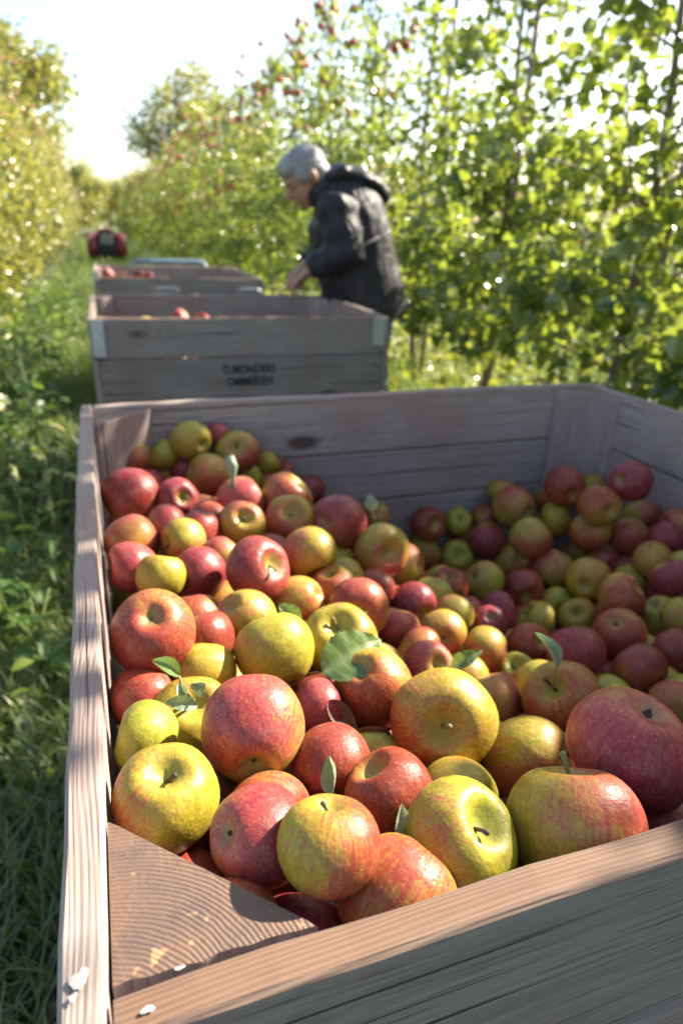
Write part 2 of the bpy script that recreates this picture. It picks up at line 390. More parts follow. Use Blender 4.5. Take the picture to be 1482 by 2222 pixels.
def crate(x0, y0, rz, W, L, th, rows, label, leg=.10, rim_z=RZ, skid=.10, seed=0, front_rows=None):
    root = empty('fruit_crate', (x0, y0, 0), rz); tag(root, label, 'crate', 'wooden bulk fruit crates in line')
    gap = .003
    def wall(kind, rs):
        z = rim_z
        for k, h in enumerate(rs):
            zc = z-h/2; z -= h+gap; s = seed*50+k
            br = .95 if (k == 0 and kind == 'front') else (.3 if k == 0 else .1)
            if kind == 'left': plank(root, (th/2, L/2, zc), L, th, h, math.pi/2, seed=s+1, brown=br)
            if kind == 'right': plank(root, (W-th/2, L/2, zc), L, th, h, math.pi/2, seed=s+2, brown=br)
            if kind == 'front': plank(root, (W/2, th/2+.001, zc), W-2*th-.004, th, h, 0, seed=s+3, brown=br, seg=30)
            if kind == 'back': plank(root, (W/2, L-th/2-.001, zc+.001), W-2*th-.004, th, h, 0, seed=s+4, brown=br)
        return z
    bot = [wall(k, (front_rows if (k == 'front' and front_rows) else rows)) for k in ('left', 'right', 'front', 'back')]
    zb = min(bot)
    # floor boards and bearers
    nb = 8; bw = (L-2*th)/nb
    for k in range(nb): plank(root, (W/2, th+bw*(k+.5), skid+.026), W-.004, bw-.006, .02, 0, seed=seed+80+k, brown=.1, seg=4)
    for xx in (.05, W/2, W-.05): plank(root, (xx, L/2, skid/2), L, .08, skid-.002, math.pi/2, seed=seed+90, brown=.1, name='bearer', seg=4)
    e = .0015
    for cx, cy, sx, sy in ((th+e, th+e+.0055, 1, 1), (W-th-e, th+e+.003, -1, 1), (th+e, L-th-e-.003, 1, -1), (W-th-e, L-th-e-.003, -1, -1)):
        corner_post(root, (cx, cy), sx, sy, leg, skid+.024, rim_z-.006)
    return root
c1 = crate(0, 0, .0078, 1.19, 1.15, .0231, [.130, .115, .115, .115, .115, .115],
           'large weathered wooden crate in front, heaped with red, yellow and green apples', leg=.103, seed=1, front_rows=[.160, .150, .150, .125, .115])
c2 = crate(-.003, 2.38, 0, 1.145, .84, .022, [.145, .155, .150, .150, .100],
           'second grey wooden crate, nearly empty, with black stencilled lettering on its front board', leg=.09, seed=2)
c3 = crate(.012, 4.2, 0, 1.02, 1.12, .022, [.145, .155, .150, .150, .100],
           'farthest wooden crate in line, its near face fitted with two pale metal brackets', leg=.09, seed=3)

# nail heads of the front crate and rear crates
def nails(parent, spots, axis='y'):
    bm = bmesh.new()
    for (x, y, z) in spots:
        q = bmesh.ops.create_cone(bm, cap_ends=True, segments=10, radius1=.0035, radius2=.003, depth=.0016)['verts']
        if axis == 'y': bmesh.ops.rotate(bm, verts=q, cent=(0, 0, 0), matrix=Matrix.Rotation(math.pi/2, 3, 'X'))
        bmesh.ops.translate(bm, vec=(x, y, z), verts=q)
    o = mesh_obj('nail_heads', bm_mesh(bm, 'nail_heads', False), simple('rusty_nail', (.07, .045, .035), .7, .4), parent); o['kind'] = 'stuff'
nails(c1, [(x, 1.15-.0231-.0016-.001, RZ-z) for x in (.065, .085, 1.10, 1.12) for z in (.03, .10, .165, .22)])
nails(c1, [(x, -.0002, RZ-z) for x in (.05, .075, .42, .44) for z in (.035, .085, .135)])
nails(c2, [(x, -.0003, RZ-z) for x in (.04, .055, 1.08, 1.10) for z in (.035, .115, .185, .265)])
# sheet metal corner straps
def strap(parent, x0, x1, z0, z1, y, name='corner_strap'):
    bm = bmesh.new(); add_box(bm, ((x0+x1)/2, y, (z0+z1)/2), (x1-x0, .003, z1-z0), .0008)
    return mesh_obj(name, bm_mesh(bm, name, False), M_GALV, parent)
strap(c2, .004, .048, RZ-.135, RZ-.004, -.0025); strap(c2, 1.075, 1.125, RZ-.112, RZ-.002, -.0025)
bm = bmesh.new(); add_box(bm, (-.0026, .02, RZ-.075), (.003, .05, .15), .0008); mesh_obj('corner_strap', bm_mesh(bm, 'strap', False), M_GALV, c2)
# metal loops on the third crate
def loop_handle(parent, x0, x1, z, y, r=.007):
    pts = [(x0, y, z-.03), (x0+.004, y-.028, z-.012), (x0+.03, y-.04, z+.004), (x1-.03, y-.04, z+.004), (x1-.004, y-.028, z-.012), (x1, y, z-.03)]
    mesh_obj('bracket', tube_mesh('bracket', pts, [r]*6, 8, (0, 0.3, 1)), M_GALV, parent)
    bm = bmesh.new(); add_box(bm, ((x0+x1)/2, y-.002, z-.032), (x1-x0+.02, .004, .02), .001); mesh_obj('bracket_plate', bm_mesh(bm, 'bp', False), M_GALV, parent)
loop_handle(c3, .335, .495, RZ-.062, 0); loop_handle(c3, .84, 1.0, RZ-.062, 0)
strap(c3, .0, .03, RZ-.02, RZ+.03, -.0025)
# pale blue bar over the far rim
bm = bmesh.new()
pts = [(.29, 5.36, RZ-.12), (.29, 5.36, RZ-.01), (.305, 5.36, RZ+.02), (.33, 5.36, RZ+.026), (.79, 5.36, RZ+.026), (.815, 5.36, RZ+.02), (.83, 5.36, RZ-.01), (.83, 5.36, RZ-.12)]
bar = mesh_obj('push_bar', tube_mesh('push_bar', pts, [.022]*8, 12, (0, 1, 0)), M_BLUE); tag(bar, 'pale blue rounded metal bar standing behind the farthest crate rim', 'bar')
# supports of the bar down to the ground
for xx in (.29, .83):
    mesh_obj('bar_leg', tube_mesh('bar_leg', [(xx, 5.36, 0), (xx, 5.36, RZ-.118)], [.02, .02], 10), M_BLUE, bar)

# stencilled lettering
M_INK = simple('stencil_ink', (.035, .04, .055), .8, 0, .5, 120)
def lettering(txt, x0, x1, z0, h, parent, y=-.0012):
    cu = bpy.data.curves.new('t', 'FONT'); cu.body = txt; cu.size = 1.0; cu.offset = .028; cu.extrude = .0
    o = bpy.data.objects.new('t', cu); COL.objects.link(o); dg = bpy.context.evaluated_depsgraph_get(); dg.update()
    me = bpy.data.meshes.new_from_object(o.evaluated_get(dg)); COL.objects.unlink(o); bpy.data.objects.remove(o)
    co = np.array([v.co[:] for v in me.vertices]); mn, mx = co.min(0), co.max(0)
    for v in me.vertices:
        a, b = (v.co.x-mn[0])/(mx[0]-mn[0]), (v.co.y-mn[1])/(mx[1]-mn[1])
        v.co = (x0+(x1-x0)*a, y, z0+h*b)
    me.materials.clear()
    mesh_obj('lettering', me, M_INK, parent)
lettering('D.MONDERS', .468, .672, RZ-.211, .036, c2); lettering('OMMEREN', .478, .660, RZ-.258, .036, c2)

# paint flecks on the near corner of the front crate
def fleck(x, y, sx, sy, seed, z=RZ+.0016):
    r = random.Random(seed); bm = bmesh.new(); n = 26; v = []; c = bm.verts.new((x, y, z+.0005)); ps = [r.uniform(0, 6.28) for _ in range(3)]
    for k in range(n):
        a = 2*math.pi*k/n; q = 1+.22*math.sin(2*a+ps[0])+.16*math.sin(3*a+ps[1])+.08*math.sin(7*a+ps[2]); v.append(bm.verts.new((x+sx*q*math.cos(a), y+sy*q*math.sin(a), z)))
    for k in range(n): bm.faces.new((c, v[k], v[(k+1) % n]))
    mesh_obj('paint_fleck', bm_mesh(bm, 'fleck'), M_WHITEP, c1)
fleck(.0105, .034, .0036, .0054, 1); fleck(.0078, .0262, .0018, .0019, 2); fleck(.040, .0105, .0026, .0018, 3); fleck(.056, .0285, .0022, .0011, 4, RZ-.0040); 

# ------------------------------------------------------------ apples
def apple_mesh(seed, sub=(40, 26)):
    r = random.Random(seed); nu, nv = sub; bm = bmesh.new()
    ph = r.uniform(0, 6.28); lob = r.uniform(.010, .042); sk = [r.uniform(-.075, .075) for _ in range(4)]; squash = r.uniform(.80, .96); taper = r.uniform(.02, .18); cw = r.uniform(.25, .36); cd = r.uniform(.36, .5)
    rows = []
    for j in range(nv+1):
        t = math.pi*j/nv
        rr, zz = max(0., math.sin(t)), math.cos(t)
        # flattened profile with cavities at both ends
        R0 = (rr**.86)*(1-taper*(1-zz)/2)
        top = math.exp(-(R0/cw)**2) if zz > 0 else 0; bot = math.exp(-(R0/.24)**2) if zz < 0 else 0
        z = squash*zz - cd*top*(squash) + .27*bot*squash
        if zz > 0: z -= .0
        row = []
        for i in range(nu):
            a = 2*math.pi*i/nu
            f = 1+lob*math.cos(5*a+ph)*(.35+.65*max(0, -zz)+.25*max(0, zz))+sk[0]*math.cos(a)+sk[1]*math.sin(a)*.6+sk[2]*.5*math.cos(2*a+1)
            zl = z+sk[3]*R0*math.cos(a+1.3)+.022*math.cos(5*a+ph)*R0*(1 if zz < 0 else .35)*abs(zz)
            row.append(bm.verts.new((R0*f*math.cos(a), R0*f*math.sin(a), zl)))
            if j in (0, nv): break
        rows.append(row)
    for j in range(nv):
        a, b = rows[j], rows[j+1]
        for i in range(nu):
            if len(a) == 1: bm.faces.new((a[0], b[i], b[(i+1) % nu]))
            elif len(b) == 1: bm.faces.new((a[i], b[0], a[(i+1) % nu]))
            else: bm.faces.new((a[i], b[i], b[(i+1) % nu], a[(i+1) % nu]))
    bmesh.ops.recalc_face_normals(bm, faces=bm.faces)
    # normalise mean equatorial radius to 1
    me = bm_mesh(bm, 'apple'); me.materials.append(M_APPLE); return me
AP = [apple_mesh(s) for s in range(16)]
APL = [apple_mesh(s+50, (22, 14)) for s in range(4)]
def stem_mesh(seed, L=.55):
    r = random.Random(seed); b = r.uniform(-.22, .22); c = r.uniform(-.2, .2)
    pts = [(0, 0, .42), (b*.25, c*.2, .42+L*.35), (b*.6, c*.6, .42+L*.7), (b, c, .42+L), (b*1.08, c*1.08, .42+L*1.06)]
    return tube_mesh('stem', pts, [.055, .038, .034, .05, .03], 8, (0, 1, .02))
STEMS = [stem_mesh(s, L) for s, L in ((1, .42), (2, .5), (3, .6), (4, .34))]
for s_ in STEMS: s_.materials.append(M_STEM)
STEMD = [s_.copy() for s_ in STEMS]
for s_ in STEMD: s_.materials.clear(); s_.materials.append(M_STEMD)
def calyx_mesh():
    bm = bmesh.new()
    for k in range(5):
        a = 2*math.pi*k/5; d = Vector((math.cos(a), math.sin(a), 0)); p_ = Vector((-math.sin(a), math.cos(a), 0)); z0 = -.60
        v = [bm.verts.new(d*.10+p_*.05+Vector((0, 0, z0+.02))), bm.verts.new(d*.10-p_*.05+Vector((0, 0, z0+.02))), bm.verts.new(d*.03-p_*.03+Vector((0, 0, z0-.06))), bm.verts.new(d*.02+Vector((0, 0, z0-.13))), bm.verts.new(d*.03+p_*.03+Vector((0, 0, z0-.06)))]
        bm.faces.new(v)
    me = bm_mesh(bm, 'calyx'); me.materials.append(M_STEMD); return me
CALYX = calyx_mesh()
PAL = {'Y': (.35, .28, .10), 'G': (.75, .14, .3), 'P': (.40, .54, .80), 'Q': (.35, .68, .88), 'O': (.45, .50, .20), 'B': (.35, .72, .25),
       'R': (.2, .84, .5), 'M': (.2, .97, .97), 'C': (.60, .46, .55), 'T': (.25, .70, .35), 'S': (.2, .47, .40)}
GROUP = 'apples heaped in the front crate'
def place_apple(x, y, z, r, typ, end, axis, label, k, meshes=AP, cat=True, bd=None):
    me = meshes[k % len(meshes)]; rr = random.Random(k*13+5)
    o = bpy.data.objects.new('apple', me); link(o)
    a = Vector(axis).normalized(); q = a.to_track_quat('Z', 'Y')
    spin = rr.uniform(0, 6.28)
    if bd is not None:       # turn the sun-reddened cheek to the side where the photograph shows it
        b = (-CF) if bd == 'c' else (CR*math.cos(math.radians(bd))+CU*math.sin(math.radians(bd))-CF*.25)
        l_ = q.inverted() @ b; spin = math.atan2(l_.y, l_.x)
    o.rotation_mode = 'QUATERNION'; o.rotation_quaternion = q @ Matrix.Rotation(spin, 3, 'Z').to_quaternion()
    o.location = (x, y, z+RZ); s = r*1.085; o.scale = (s, s, s*rr.uniform(.94, 1.04))
    p_ = PAL[typ]; o.color = (min(1, max(0, p_[0]+rr.uniform(-.15, .15))), min(1, max(0, p_[1]+rr.uniform(-.05, .05))), min(1, max(0, p_[2]+rr.uniform(-.12, .12))), 1)
    if cat: tag(o, label, 'apple', GROUP)
    if end == 's' or (end == 'n' and rr.random() < .35):
        st = bpy.data.objects.new('stem', (STEMS if rr.random() < .6 else STEMD)[k % 4]); link(st, o)
    if end == 'c' or (end == 'n' and rr.random() < .3):
        cx = bpy.data.objects.new('calyx', CALYX); link(cx, o)
    return o
APPLES = [
 (0.0595,0.1645,-0.0321,0.0344,'Y','s',0.02,-0.19,0.98,'large golden yellow apple with upright stem in the near left corner of the crate',200),
 (0.1324,0.2155,-0.0324,0.0403,'P','c',0.24,0.97,0.08,'biggest pale pink and yellow apple, half in shadow, its dark blossom end facing down',120),
 (0.0908,0.2892,-0.0683,0.0348,'Y','s',0.11,-0.47,0.88,'yellow apple carrying a twig with three small curled leaves beside the left wall',60),
 (0.0513,0.253,-0.0532,0.0294,'G','n',-0.94,0.16,0.3,'yellow-green apple tucked against the left wall below the leafy-twigged apple',180),
 (0.0521,0.3325,-0.0752,0.0303,'B','c',-0.46,0.84,-0.29,'dark brownish red apple in the gap between left wall and leafy-twigged apple',None),
 (0.1111,0.3533,-0.0749,0.0326,'Y','n',0.15,0.93,0.34,'golden yellow apple behind the yellow apple with leafy twig',None),
 (0.1115,0.1059,-0.0184,0.0304,'Q','c',0.8,0.2,-0.57,'purple-pink apple on its side with its blossom end turned to the left wall',30),
 (0.146,0.072,-0,0.0295,'O','s',0.17,0.42,0.89,'round olive and red apple in front with a curled leaf standing on its stem',-20),
 (0.1833,0.0533,-0.0341,0.0337,'O','n',0.82,0.37,0.44,'orange-red apple pressed against the sunlit part of the near rim',80),
 (0.2363,0.0778,-0.0335,0.036,'G','s',0.35,-0.39,0.85,'large yellow-green apple with deep stem hollow just inside the near rim',200),
 (0.3185,0.0638,-0.0339,0.0424,'S','s',0.17,0.53,0.83,'yellow apple blotched with red patches beside the near rim',-20),
 (0.4127,0.0753,-0.0832,0.0323,'R','n',0.52,0.84,0.16,'red-striped apple showing only its top over the near rim at the right',None),
 (0.1271,0.0596,-0.0761,0.0379,'M','n',0.52,0.79,0.34,'bright magenta red apple low beside the triangular corner block',None),
 (0.0805,0.0562,-0.0431,0.0356,'R','n',0.83,-0.14,-0.54,'dark red apple sunk behind the long edge of the triangular corner block',None),
 (0.2156,0.138,-0.0505,0.0324,'B','n',-0.43,0.37,0.82,'brownish red apple lying between the curled-leaf apple and the stem-on apple',60),
 (0.1853,0.187,-0.0578,0.0322,'B','s',-0.18,-0.92,-0.35,'dark red-brown apple under the dry curled leaf','c'),
 (0.2771,0.1438,-0.0801,0.033,'G','n',0.59,-0.74,0.33,'plain green apple peeking out beneath the olive-red apple with central stem',None),
 (0.2625,0.2908,-0.0748,0.0386,'O','c',0.47,0.24,-0.85,'russeted olive apple next to the large serrated leaf',-90),
 (0.2981,0.2146,-0.066,0.0439,'O','s',-0.39,-0.73,0.57,'olive-red apple with short green stem pointing straight at the viewer',215),
 (0.2065,0.2806,-0.0831,0.0295,'M','n',0.96,-0.03,0.27,'crimson apple half hidden between the biggest pink apple and the russeted one',None),
 (0.3789,0.1905,-0.1091,0.0395,'C','s',0.66,-0.64,0.41,'two-tone apple, yellow-green on top and dark red below, left of the largest apple',-100),
 (0.4,0.1065,-0.0221,0.0453,'Q','c',-0.17,0.06,-0.98,'very large pinkish red apple with pale green stem hollow near the right rim','c'),
 (0.5111,0.3084,-0.1589,0.0432,'O','s',-0.67,-0.16,0.72,'yellow-olive apple with a grey-green folded leaf rising from its stem',-40),
 (0.5315,0.3784,-0.2001,0.0336,'G','n',0.71,-0.71,0.03,'lime yellow apple peeking out behind the folded-leaf apple',None),
 (0.4532,0.3556,-0.1818,0.0299,'P','n',-0.06,0.63,0.78,'pale pink apple just left of the lime apple behind folded leaf',None),
 (0.4371,0.4064,-0.1878,0.0301,'Y','n',-0.51,0.4,0.76,'golden yellow apple in front of the sun-patched orange apple',None),
 (0.378,0.3965,-0.1542,0.0312,'P','s',0.15,-0.69,0.71,'sunlit pink and yellow apple with small stem behind the stem-on apple',100),
 (0.5249,0.4948,-0.2193,0.0344,'O','n',-0.76,0.64,-0.12,'yellow and orange apple with bright sun patch, right of the small green leaf',-60),
 (0.4616,0.5149,-0.1922,0.0334,'O','c',0.35,0.89,-0.27,'orange and olive apple behind the sunlit pink apple',None),
 (0.3911,0.4491,-0.1668,0.0308,'O','n',0.74,-0.59,-0.33,'orange and olive apple in front of the shiny magenta apple',None),
 (0.1834,0.3562,-0.0631,0.04,'G','n',-0.12,0.66,0.74,'sunlit yellow-green apple, left of the large serrated leaf',-90),
 (0.0666,0.3781,-0.0322,0.0413,'T','c',0.02,0.6,-0.8,'large brick red netted apple with its blossom end up against the left wall','c'),
 (0.263,0.3883,-0.0879,0.0402,'Y','s',-0.22,-0.38,0.9,'yellow apple with knobbly stem just behind the large serrated leaf',0),
 (0.1718,0.451,-0.081,0.0348,'C','n',0.58,0.17,-0.8,'half red half yellow-green apple above the sunlit green apple',170),
 (0.1226,0.4213,-0.0784,0.0299,'B','n',-0.19,0.48,0.85,'brownish red apple just left of the half-red half-green apple',None),
 (0.3229,0.4911,-0.1146,0.0395,'T','s',-0.29,-0.92,0.24,'red-streaked orange apple with its stem hollow toward the viewer, mid heap',150),
 (0.2507,0.5152,-0.1078,0.033,'S','n',-0.77,0.42,-0.48,'yellow red-streaked apple just right of the large deep red apple',-80),
 (0.3845,0.5055,-0.164,0.0324,'P','n',0.26,0.4,0.88,'pale pink apple in front of the shiny magenta apple',None),
 (0.4492,0.5888,-0.1847,0.0326,'M','s',0.26,-0.95,-0.19,'shiny magenta apple with glowing edge and pale stem tip','c'),
 (0.3973,0.612,-0.1628,0.0301,'B','n',-0.78,-0.39,-0.48,'brownish red apple behind the red-streaked orange apple',None),
 (0.3117,0.5602,-0.1263,0.032,'O','s',-0.25,-0.01,0.97,'orange and olive apple just left of the red-streaked orange apple',None),
 (0.3492,0.6233,-0.1437,0.0299,'G','n',0.73,-0.16,-0.66,'yellow-green apple behind the red-streaked orange apple',None),
 (0.5063,0.7532,-0.2124,0.0374,'P','n',-0.61,0.75,-0.25,'pale pink apple just right of the red-rimmed green apple',None),
 (0.4321,0.6791,-0.1355,0.0431,'C','s',0.03,-0.96,0.29,'yellow-green apple with red rim and brown stem hollow facing the viewer',-80),
 (0.2913,0.6084,-0.0894,0.0391,'C','s',0.2,-0.7,-0.68,'olive green pink-blushed apple in front of the orange-brown narrow-hollow apple',-150),
 (0.2022,0.5309,-0.0627,0.0402,'R','s',0.53,-0.68,0.51,'large deep red apple with a pale green stem stub on its right','c'),
 (0.1372,0.5838,-0.0882,0.0338,'Q','s',-0.91,-0.4,0.11,'pink-red apple turned sideways with dark stem pointing left','c'),
 (0.0549,0.6156,-0.083,0.0332,'Q','n',-0.98,-0.08,0.17,'purplish pink apple touching the left wall, behind the brick red one','c'),
 (0.0869,0.5646,-0.0754,0.0296,'Y','n',0.25,0.43,0.87,'golden yellow apple just right of the purplish apple touching left wall',None),
 (0.1258,0.6532,-0.0714,0.0315,'C','s',-0.94,-0.32,0.15,'olive green pink-blushed apple behind the sideways stem-left apple',None),
 (0.0569,0.6747,-0.0724,0.035,'Q','n',0.39,-0.56,-0.73,'pinkish red apple behind the purplish apple touching left wall',None),
 (0.1735,0.6277,-0.0897,0.0302,'P','n',-0.71,-0.3,-0.64,'pale pink apple just right of the sideways stem-left apple',None),
 (0.3769,0.7344,-0.1047,0.0439,'Q','c',0.77,0.55,-0.32,'large pink apple with green blossom basin on the left slope edge',60),
 (0.2992,0.7481,-0.0982,0.0389,'O','s',-0.09,-0.71,0.7,'orange-brown apple with thin green stem in a narrow hollow','c'),
 (0.216,0.7155,-0.0829,0.034,'C','s',0.02,-0.75,0.66,'green apple with dark upright stem on the left slope',90),
 (0.5902,1.0927,-0.2743,0.0368,'P','n',0.95,0.12,-0.29,'pale pink apple behind the red-rimmed green apple',None),
 (0.2378,0.8283,-0.0925,0.0376,'P','n',0.91,0.08,0.4,'pale pink apple behind the green dark-stemmed apple',None),
 (0.3119,0.8216,-0.0928,0.0413,'O','n',0.6,-0.12,0.79,'orange and olive apple behind the orange-brown narrow-hollow apple',None),
 (0.4348,1.0967,-0.1941,0.0329,'M','n',0.02,-0.08,-1,'magenta red apple behind the orange-brown narrow-hollow apple',None),
 (0.1058,0.7044,-0.07,0.0298,'P','n',-0.89,-0.11,0.45,'pale pink apple in front of the glossy red apple by left wall',None),
 (0.1548,0.7067,-0.0822,0.0302,'R','n',-0.3,-0.04,-0.95,'deep red apple just left of the green dark-stemmed apple',None),
 (0.1757,0.7557,-0.0887,0.0306,'O','n',0.65,0.45,0.61,'orange and olive apple just left of the green dark-stemmed apple',None),
 (0.0655,0.8389,-0.0751,0.0444,'R','n',-0.92,-0.3,-0.27,'glossy red apple against the left wall, the largest of the far left heap','c'),
 (0.1025,1.0562,-0.1417,0.0339,'M','n',-0.87,-0.29,-0.4,'magenta red apple just right of the glossy red apple by left wall',None),
 (0.133,0.8285,-0.0801,0.0318,'M','s',0.34,-0.85,0.41,'magenta red apple just left of the olive apple under the topmost',None),
 (0.2124,1.0113,-0.1148,0.0448,'O','n',-0.93,-0.06,0.36,'olive and orange apple just under the topmost golden apple',-80),
 (0.1807,1.0944,-0.131,0.0345,'M','n',0.05,0.36,0.93,'magenta red apple in front of the topmost golden apple',None),
 (0.13,1.1014,-0.1452,0.0277,'P','n',-0.47,0.19,0.86,'pale pink apple just right of the small far left corner apple',None),
 (0.0832,1.0966,-0.1035,0.0327,'O','c',0.83,0.55,0.07,'small orange olive apple in the far left corner by the corner post',-40),
 (0.1361,1.0981,-0.0939,0.0314,'G','n',-0.81,0.16,0.56,'yellow-green apple just right of the small far left corner apple',None),
 (0.1893,1.0879,-0.0665,0.0404,'Y','c',-0.5,0.86,-0.02,'golden olive apple topping the far left pile, blossom end glinting',-90),
 (0.2458,1.1028,-0.0613,0.0278,'R','n',-0.65,-0.17,-0.74,'deep red apple behind the hollow-up top apple',None),
 (0.2779,1.0681,-0.0917,0.041,'C','s',-0.19,-0.79,0.59,'green and orange apple at the top of the pile, hollow facing up',-30),
 (0.2942,1.0949,-0.1493,0.0339,'G','n',-0.49,0.02,-0.87,'yellow-green apple in front of the hollow-up top apple',None),
 (0.3468,1.1044,-0.1273,0.0255,'O','n',0.81,-0.13,0.58,'orange and olive apple just right of the hollow-up top apple',None),
 (0.3441,1.1002,-0.1735,0.0293,'P','n',-0.59,0.51,0.62,'pale pink apple behind the orange-brown narrow-hollow apple',None),
 (0.3838,1.1047,-0.1537,0.0251,'R','n',0.94,-0.25,0.22,'deep red apple behind the orange-brown narrow-hollow apple',None),
 (0.7268,1.0887,-0.305,0.0401,'B','s',0.08,-0.92,0.39,'brown-red apple against the far wall at the foot of the slope',None),
 (0.8086,1.0952,-0.3125,0.0333,'G','s',-0.13,-0.74,0.66,'yellow-green apple just right of the brown-red apple at far wall',None),
 (0.8324,1.0971,-0.3602,0.0328,'B','n',0.63,-0.77,0.11,'brownish red apple behind the small green round-hollow apple',None),
 (0.8555,1.0363,-0.3381,0.0436,'Q','n',-0.72,0.46,0.53,'pinkish red apple just right of the small green round-hollow apple',None),
 (0.8808,1.0986,-0.3078,0.0315,'B','s',-0.42,-0.55,0.72,'brownish red apple just left of the perched apple near far wall',70),
 (0.9084,1.0232,-0.2493,0.046,'C','n',-0.25,0.97,0.03,'yellow apple flushed red perched near the far wall',90),
 (0.9206,1.095,-0.2448,0.0345,'O','n',0.22,0.32,0.92,'orange and olive apple behind the perched apple near far wall',None),
 (0.7208,1.0864,-0.3796,0.0419,'Y','n',0.71,-0.22,0.66,'golden yellow apple in front of the brown-red apple at far wall',None),
 (0.794,1.052,-0.3807,0.039,'G','s',-0.34,-0.71,0.62,'small yellow-green apple with round hollow in the shaded middle',None),
 (0.5963,0.7382,-0.26,0.033,'B','s',-0.23,-0.21,0.95,'brownish red apple in front of the small green round-hollow apple',None),
 (0.707,0.7983,-0.2972,0.0398,'C','c',0.88,-0,-0.47,'olive green pink-blushed apple in front of the small green round-hollow apple',None),
 (0.9108,0.9962,-0.3865,0.0447,'O','c',0.08,0.7,-0.71,'orange and olive apple just right of the small green round-hollow apple',None),
 (0.7821,0.7796,-0.3168,0.0394,'R','s',-0.24,-0.97,-0,'deep red apple just left of the star-blossomed olive apple',None),
 (0.5213,0.6608,-0.2272,0.0326,'G','n',-0.28,0.03,-0.96,'yellow-green apple just right of the shiny magenta apple',None),
 (0.5313,0.6031,-0.2261,0.0326,'C','n',-0.59,-0.31,-0.74,'olive green pink-blushed apple just right of the shiny magenta apple',None),
 (0.5787,0.639,-0.2565,0.0303,'B','n',0.98,0.15,0.11,'brownish red apple behind the sun-patched orange apple',None),
 (0.6495,0.653,-0.2742,0.0344,'M','n',0.92,-0.33,0.23,'magenta red apple behind the sun-patched orange apple',None),
 (0.5882,0.5881,-0.2442,0.0296,'M','c',0.3,0.48,-0.83,'magenta red apple in front of the small green round-hollow apple',None),
 (1.0049,0.9741,-0.1935,0.0459,'B','c',0.31,0.95,0.04,'brownish red apple standing before the far right corner post',120),
 (1.1266,1.0261,-0.2266,0.0334,'O','n',-0.73,0.26,-0.64,'orange and olive apple just right of the brown-red apple before far post',None),
 (1.0302,0.8173,-0.1239,0.0418,'M','c',0.93,0.23,-0.27,'dark crimson apple in the far right corner, reddest of the shaded heap','c'),
 (0.9736,0.8238,-0.1715,0.0412,'O','c',0.15,0.98,-0.09,'orange and olive apple behind the thin-stemmed yellow apple',120),
 (1.1219,0.8553,-0.2253,0.0373,'C','n',0.32,0.75,0.58,'olive green pink-blushed apple in front of the far corner crimson apple',None),
 (1.0248,1.0299,-0.2555,0.042,'O','n',0.03,0.25,0.97,'orange and olive apple in front of the brown-red apple before far post',None),
 (0.9885,0.9695,-0.2708,0.0405,'Y','n',-0.79,0.49,-0.37,'golden yellow apple in front of the brown-red apple before far post',None),
 (0.8444,0.8593,-0.2516,0.0445,'C','n',0.8,-0.04,0.6,'olive green pink-blushed apple in front of the perched apple near far wall',-60),
 (0.9819,0.8415,-0.2415,0.0426,'O','s',-0.65,-0.04,0.75,'yellow and orange apple with thin pale stem leaning left in shaded heap',-150),
 (1.056,0.8131,-0.2511,0.0394,'C','n',-0.53,0.83,0.14,'olive green pink-blushed apple just right of the thin-stemmed yellow apple',None),
 (1.0377,1.0941,-0.3584,0.0351,'P','n',-0.32,0.94,0.09,'pale pink apple in front of the perched apple near far wall',None),
 (0.882,0.8172,-0.3057,0.0425,'C','n',0.65,0.29,0.7,'olive green pink-blushed apple just left of the star-blossomed olive apple',None),
 (1.0977,1.0193,-0.4102,0.0368,'Y','n',0.3,0.71,0.63,'golden yellow apple behind the star-blossomed olive apple',None),
 (1.0156,0.8265,-0.3039,0.036,'P','c',0.09,0.3,-0.95,'pale pink apple behind the star-blossomed olive apple','c'),
 (1.0223,0.7689,-0.2961,0.0297,'M','n',-0.06,0.44,0.9,'magenta red apple just right of the star-blossomed olive apple',None),
 (1.0002,0.6867,-0.2348,0.0362,'O','n',0.53,-0.21,-0.82,'orange and olive apple just right of the thin-stemmed yellow apple',None),
 (1.0519,0.7143,-0.2096,0.0362,'M','n',0.79,-0.26,0.56,'magenta red apple in front of the far corner crimson apple',None),
 (0.9741,0.6129,-0.2312,0.0349,'Q','n',-0.36,0.57,0.74,'pinkish red apple behind the orange hollow-up shaded apple',None),
 (0.8717,0.7023,-0.2692,0.042,'Y','c',0.76,0.61,-0.21,'yellow olive apple with star-shaped blossom end toward viewer in shaded heap',30),
 (0.9883,0.7118,-0.2934,0.036,'C','n',0.51,-0.22,0.83,'olive green pink-blushed apple just right of the star-blossomed olive apple',None),
 (0.8501,0.5924,-0.2412,0.0415,'T','n',0.57,-0.37,0.73,'orange-red apple behind the orange hollow-up shaded apple',-40),
 (0.8308,0.7264,-0.3279,0.0321,'G','s',-0.3,-0.94,0.13,'yellow-green apple just left of the star-blossomed olive apple',None),
 (0.7409,0.6636,-0.3122,0.0368,'Y','n',-0.66,0.51,0.55,'golden yellow apple just right of the sun-patched orange apple',None),
 (0.8332,0.6657,-0.3203,0.036,'Y','s',-0.59,-0.4,0.7,'golden yellow apple in front of the star-blossomed olive apple',None),
 (0.7698,0.5041,-0.2401,0.04,'T','c',0.54,0.19,-0.82,'orange-red apple with hollow up, sharpest round one of the shaded heap',-100),
 (0.9294,0.5744,-0.2808,0.0358,'Y','c',0.63,-0.07,-0.78,'golden yellow apple just right of the orange hollow-up shaded apple',None),
 (0.9179,0.5227,-0.2504,0.0321,'Y','n',0.84,-0.48,0.26,'golden yellow apple behind the blushed apple behind largest',None),
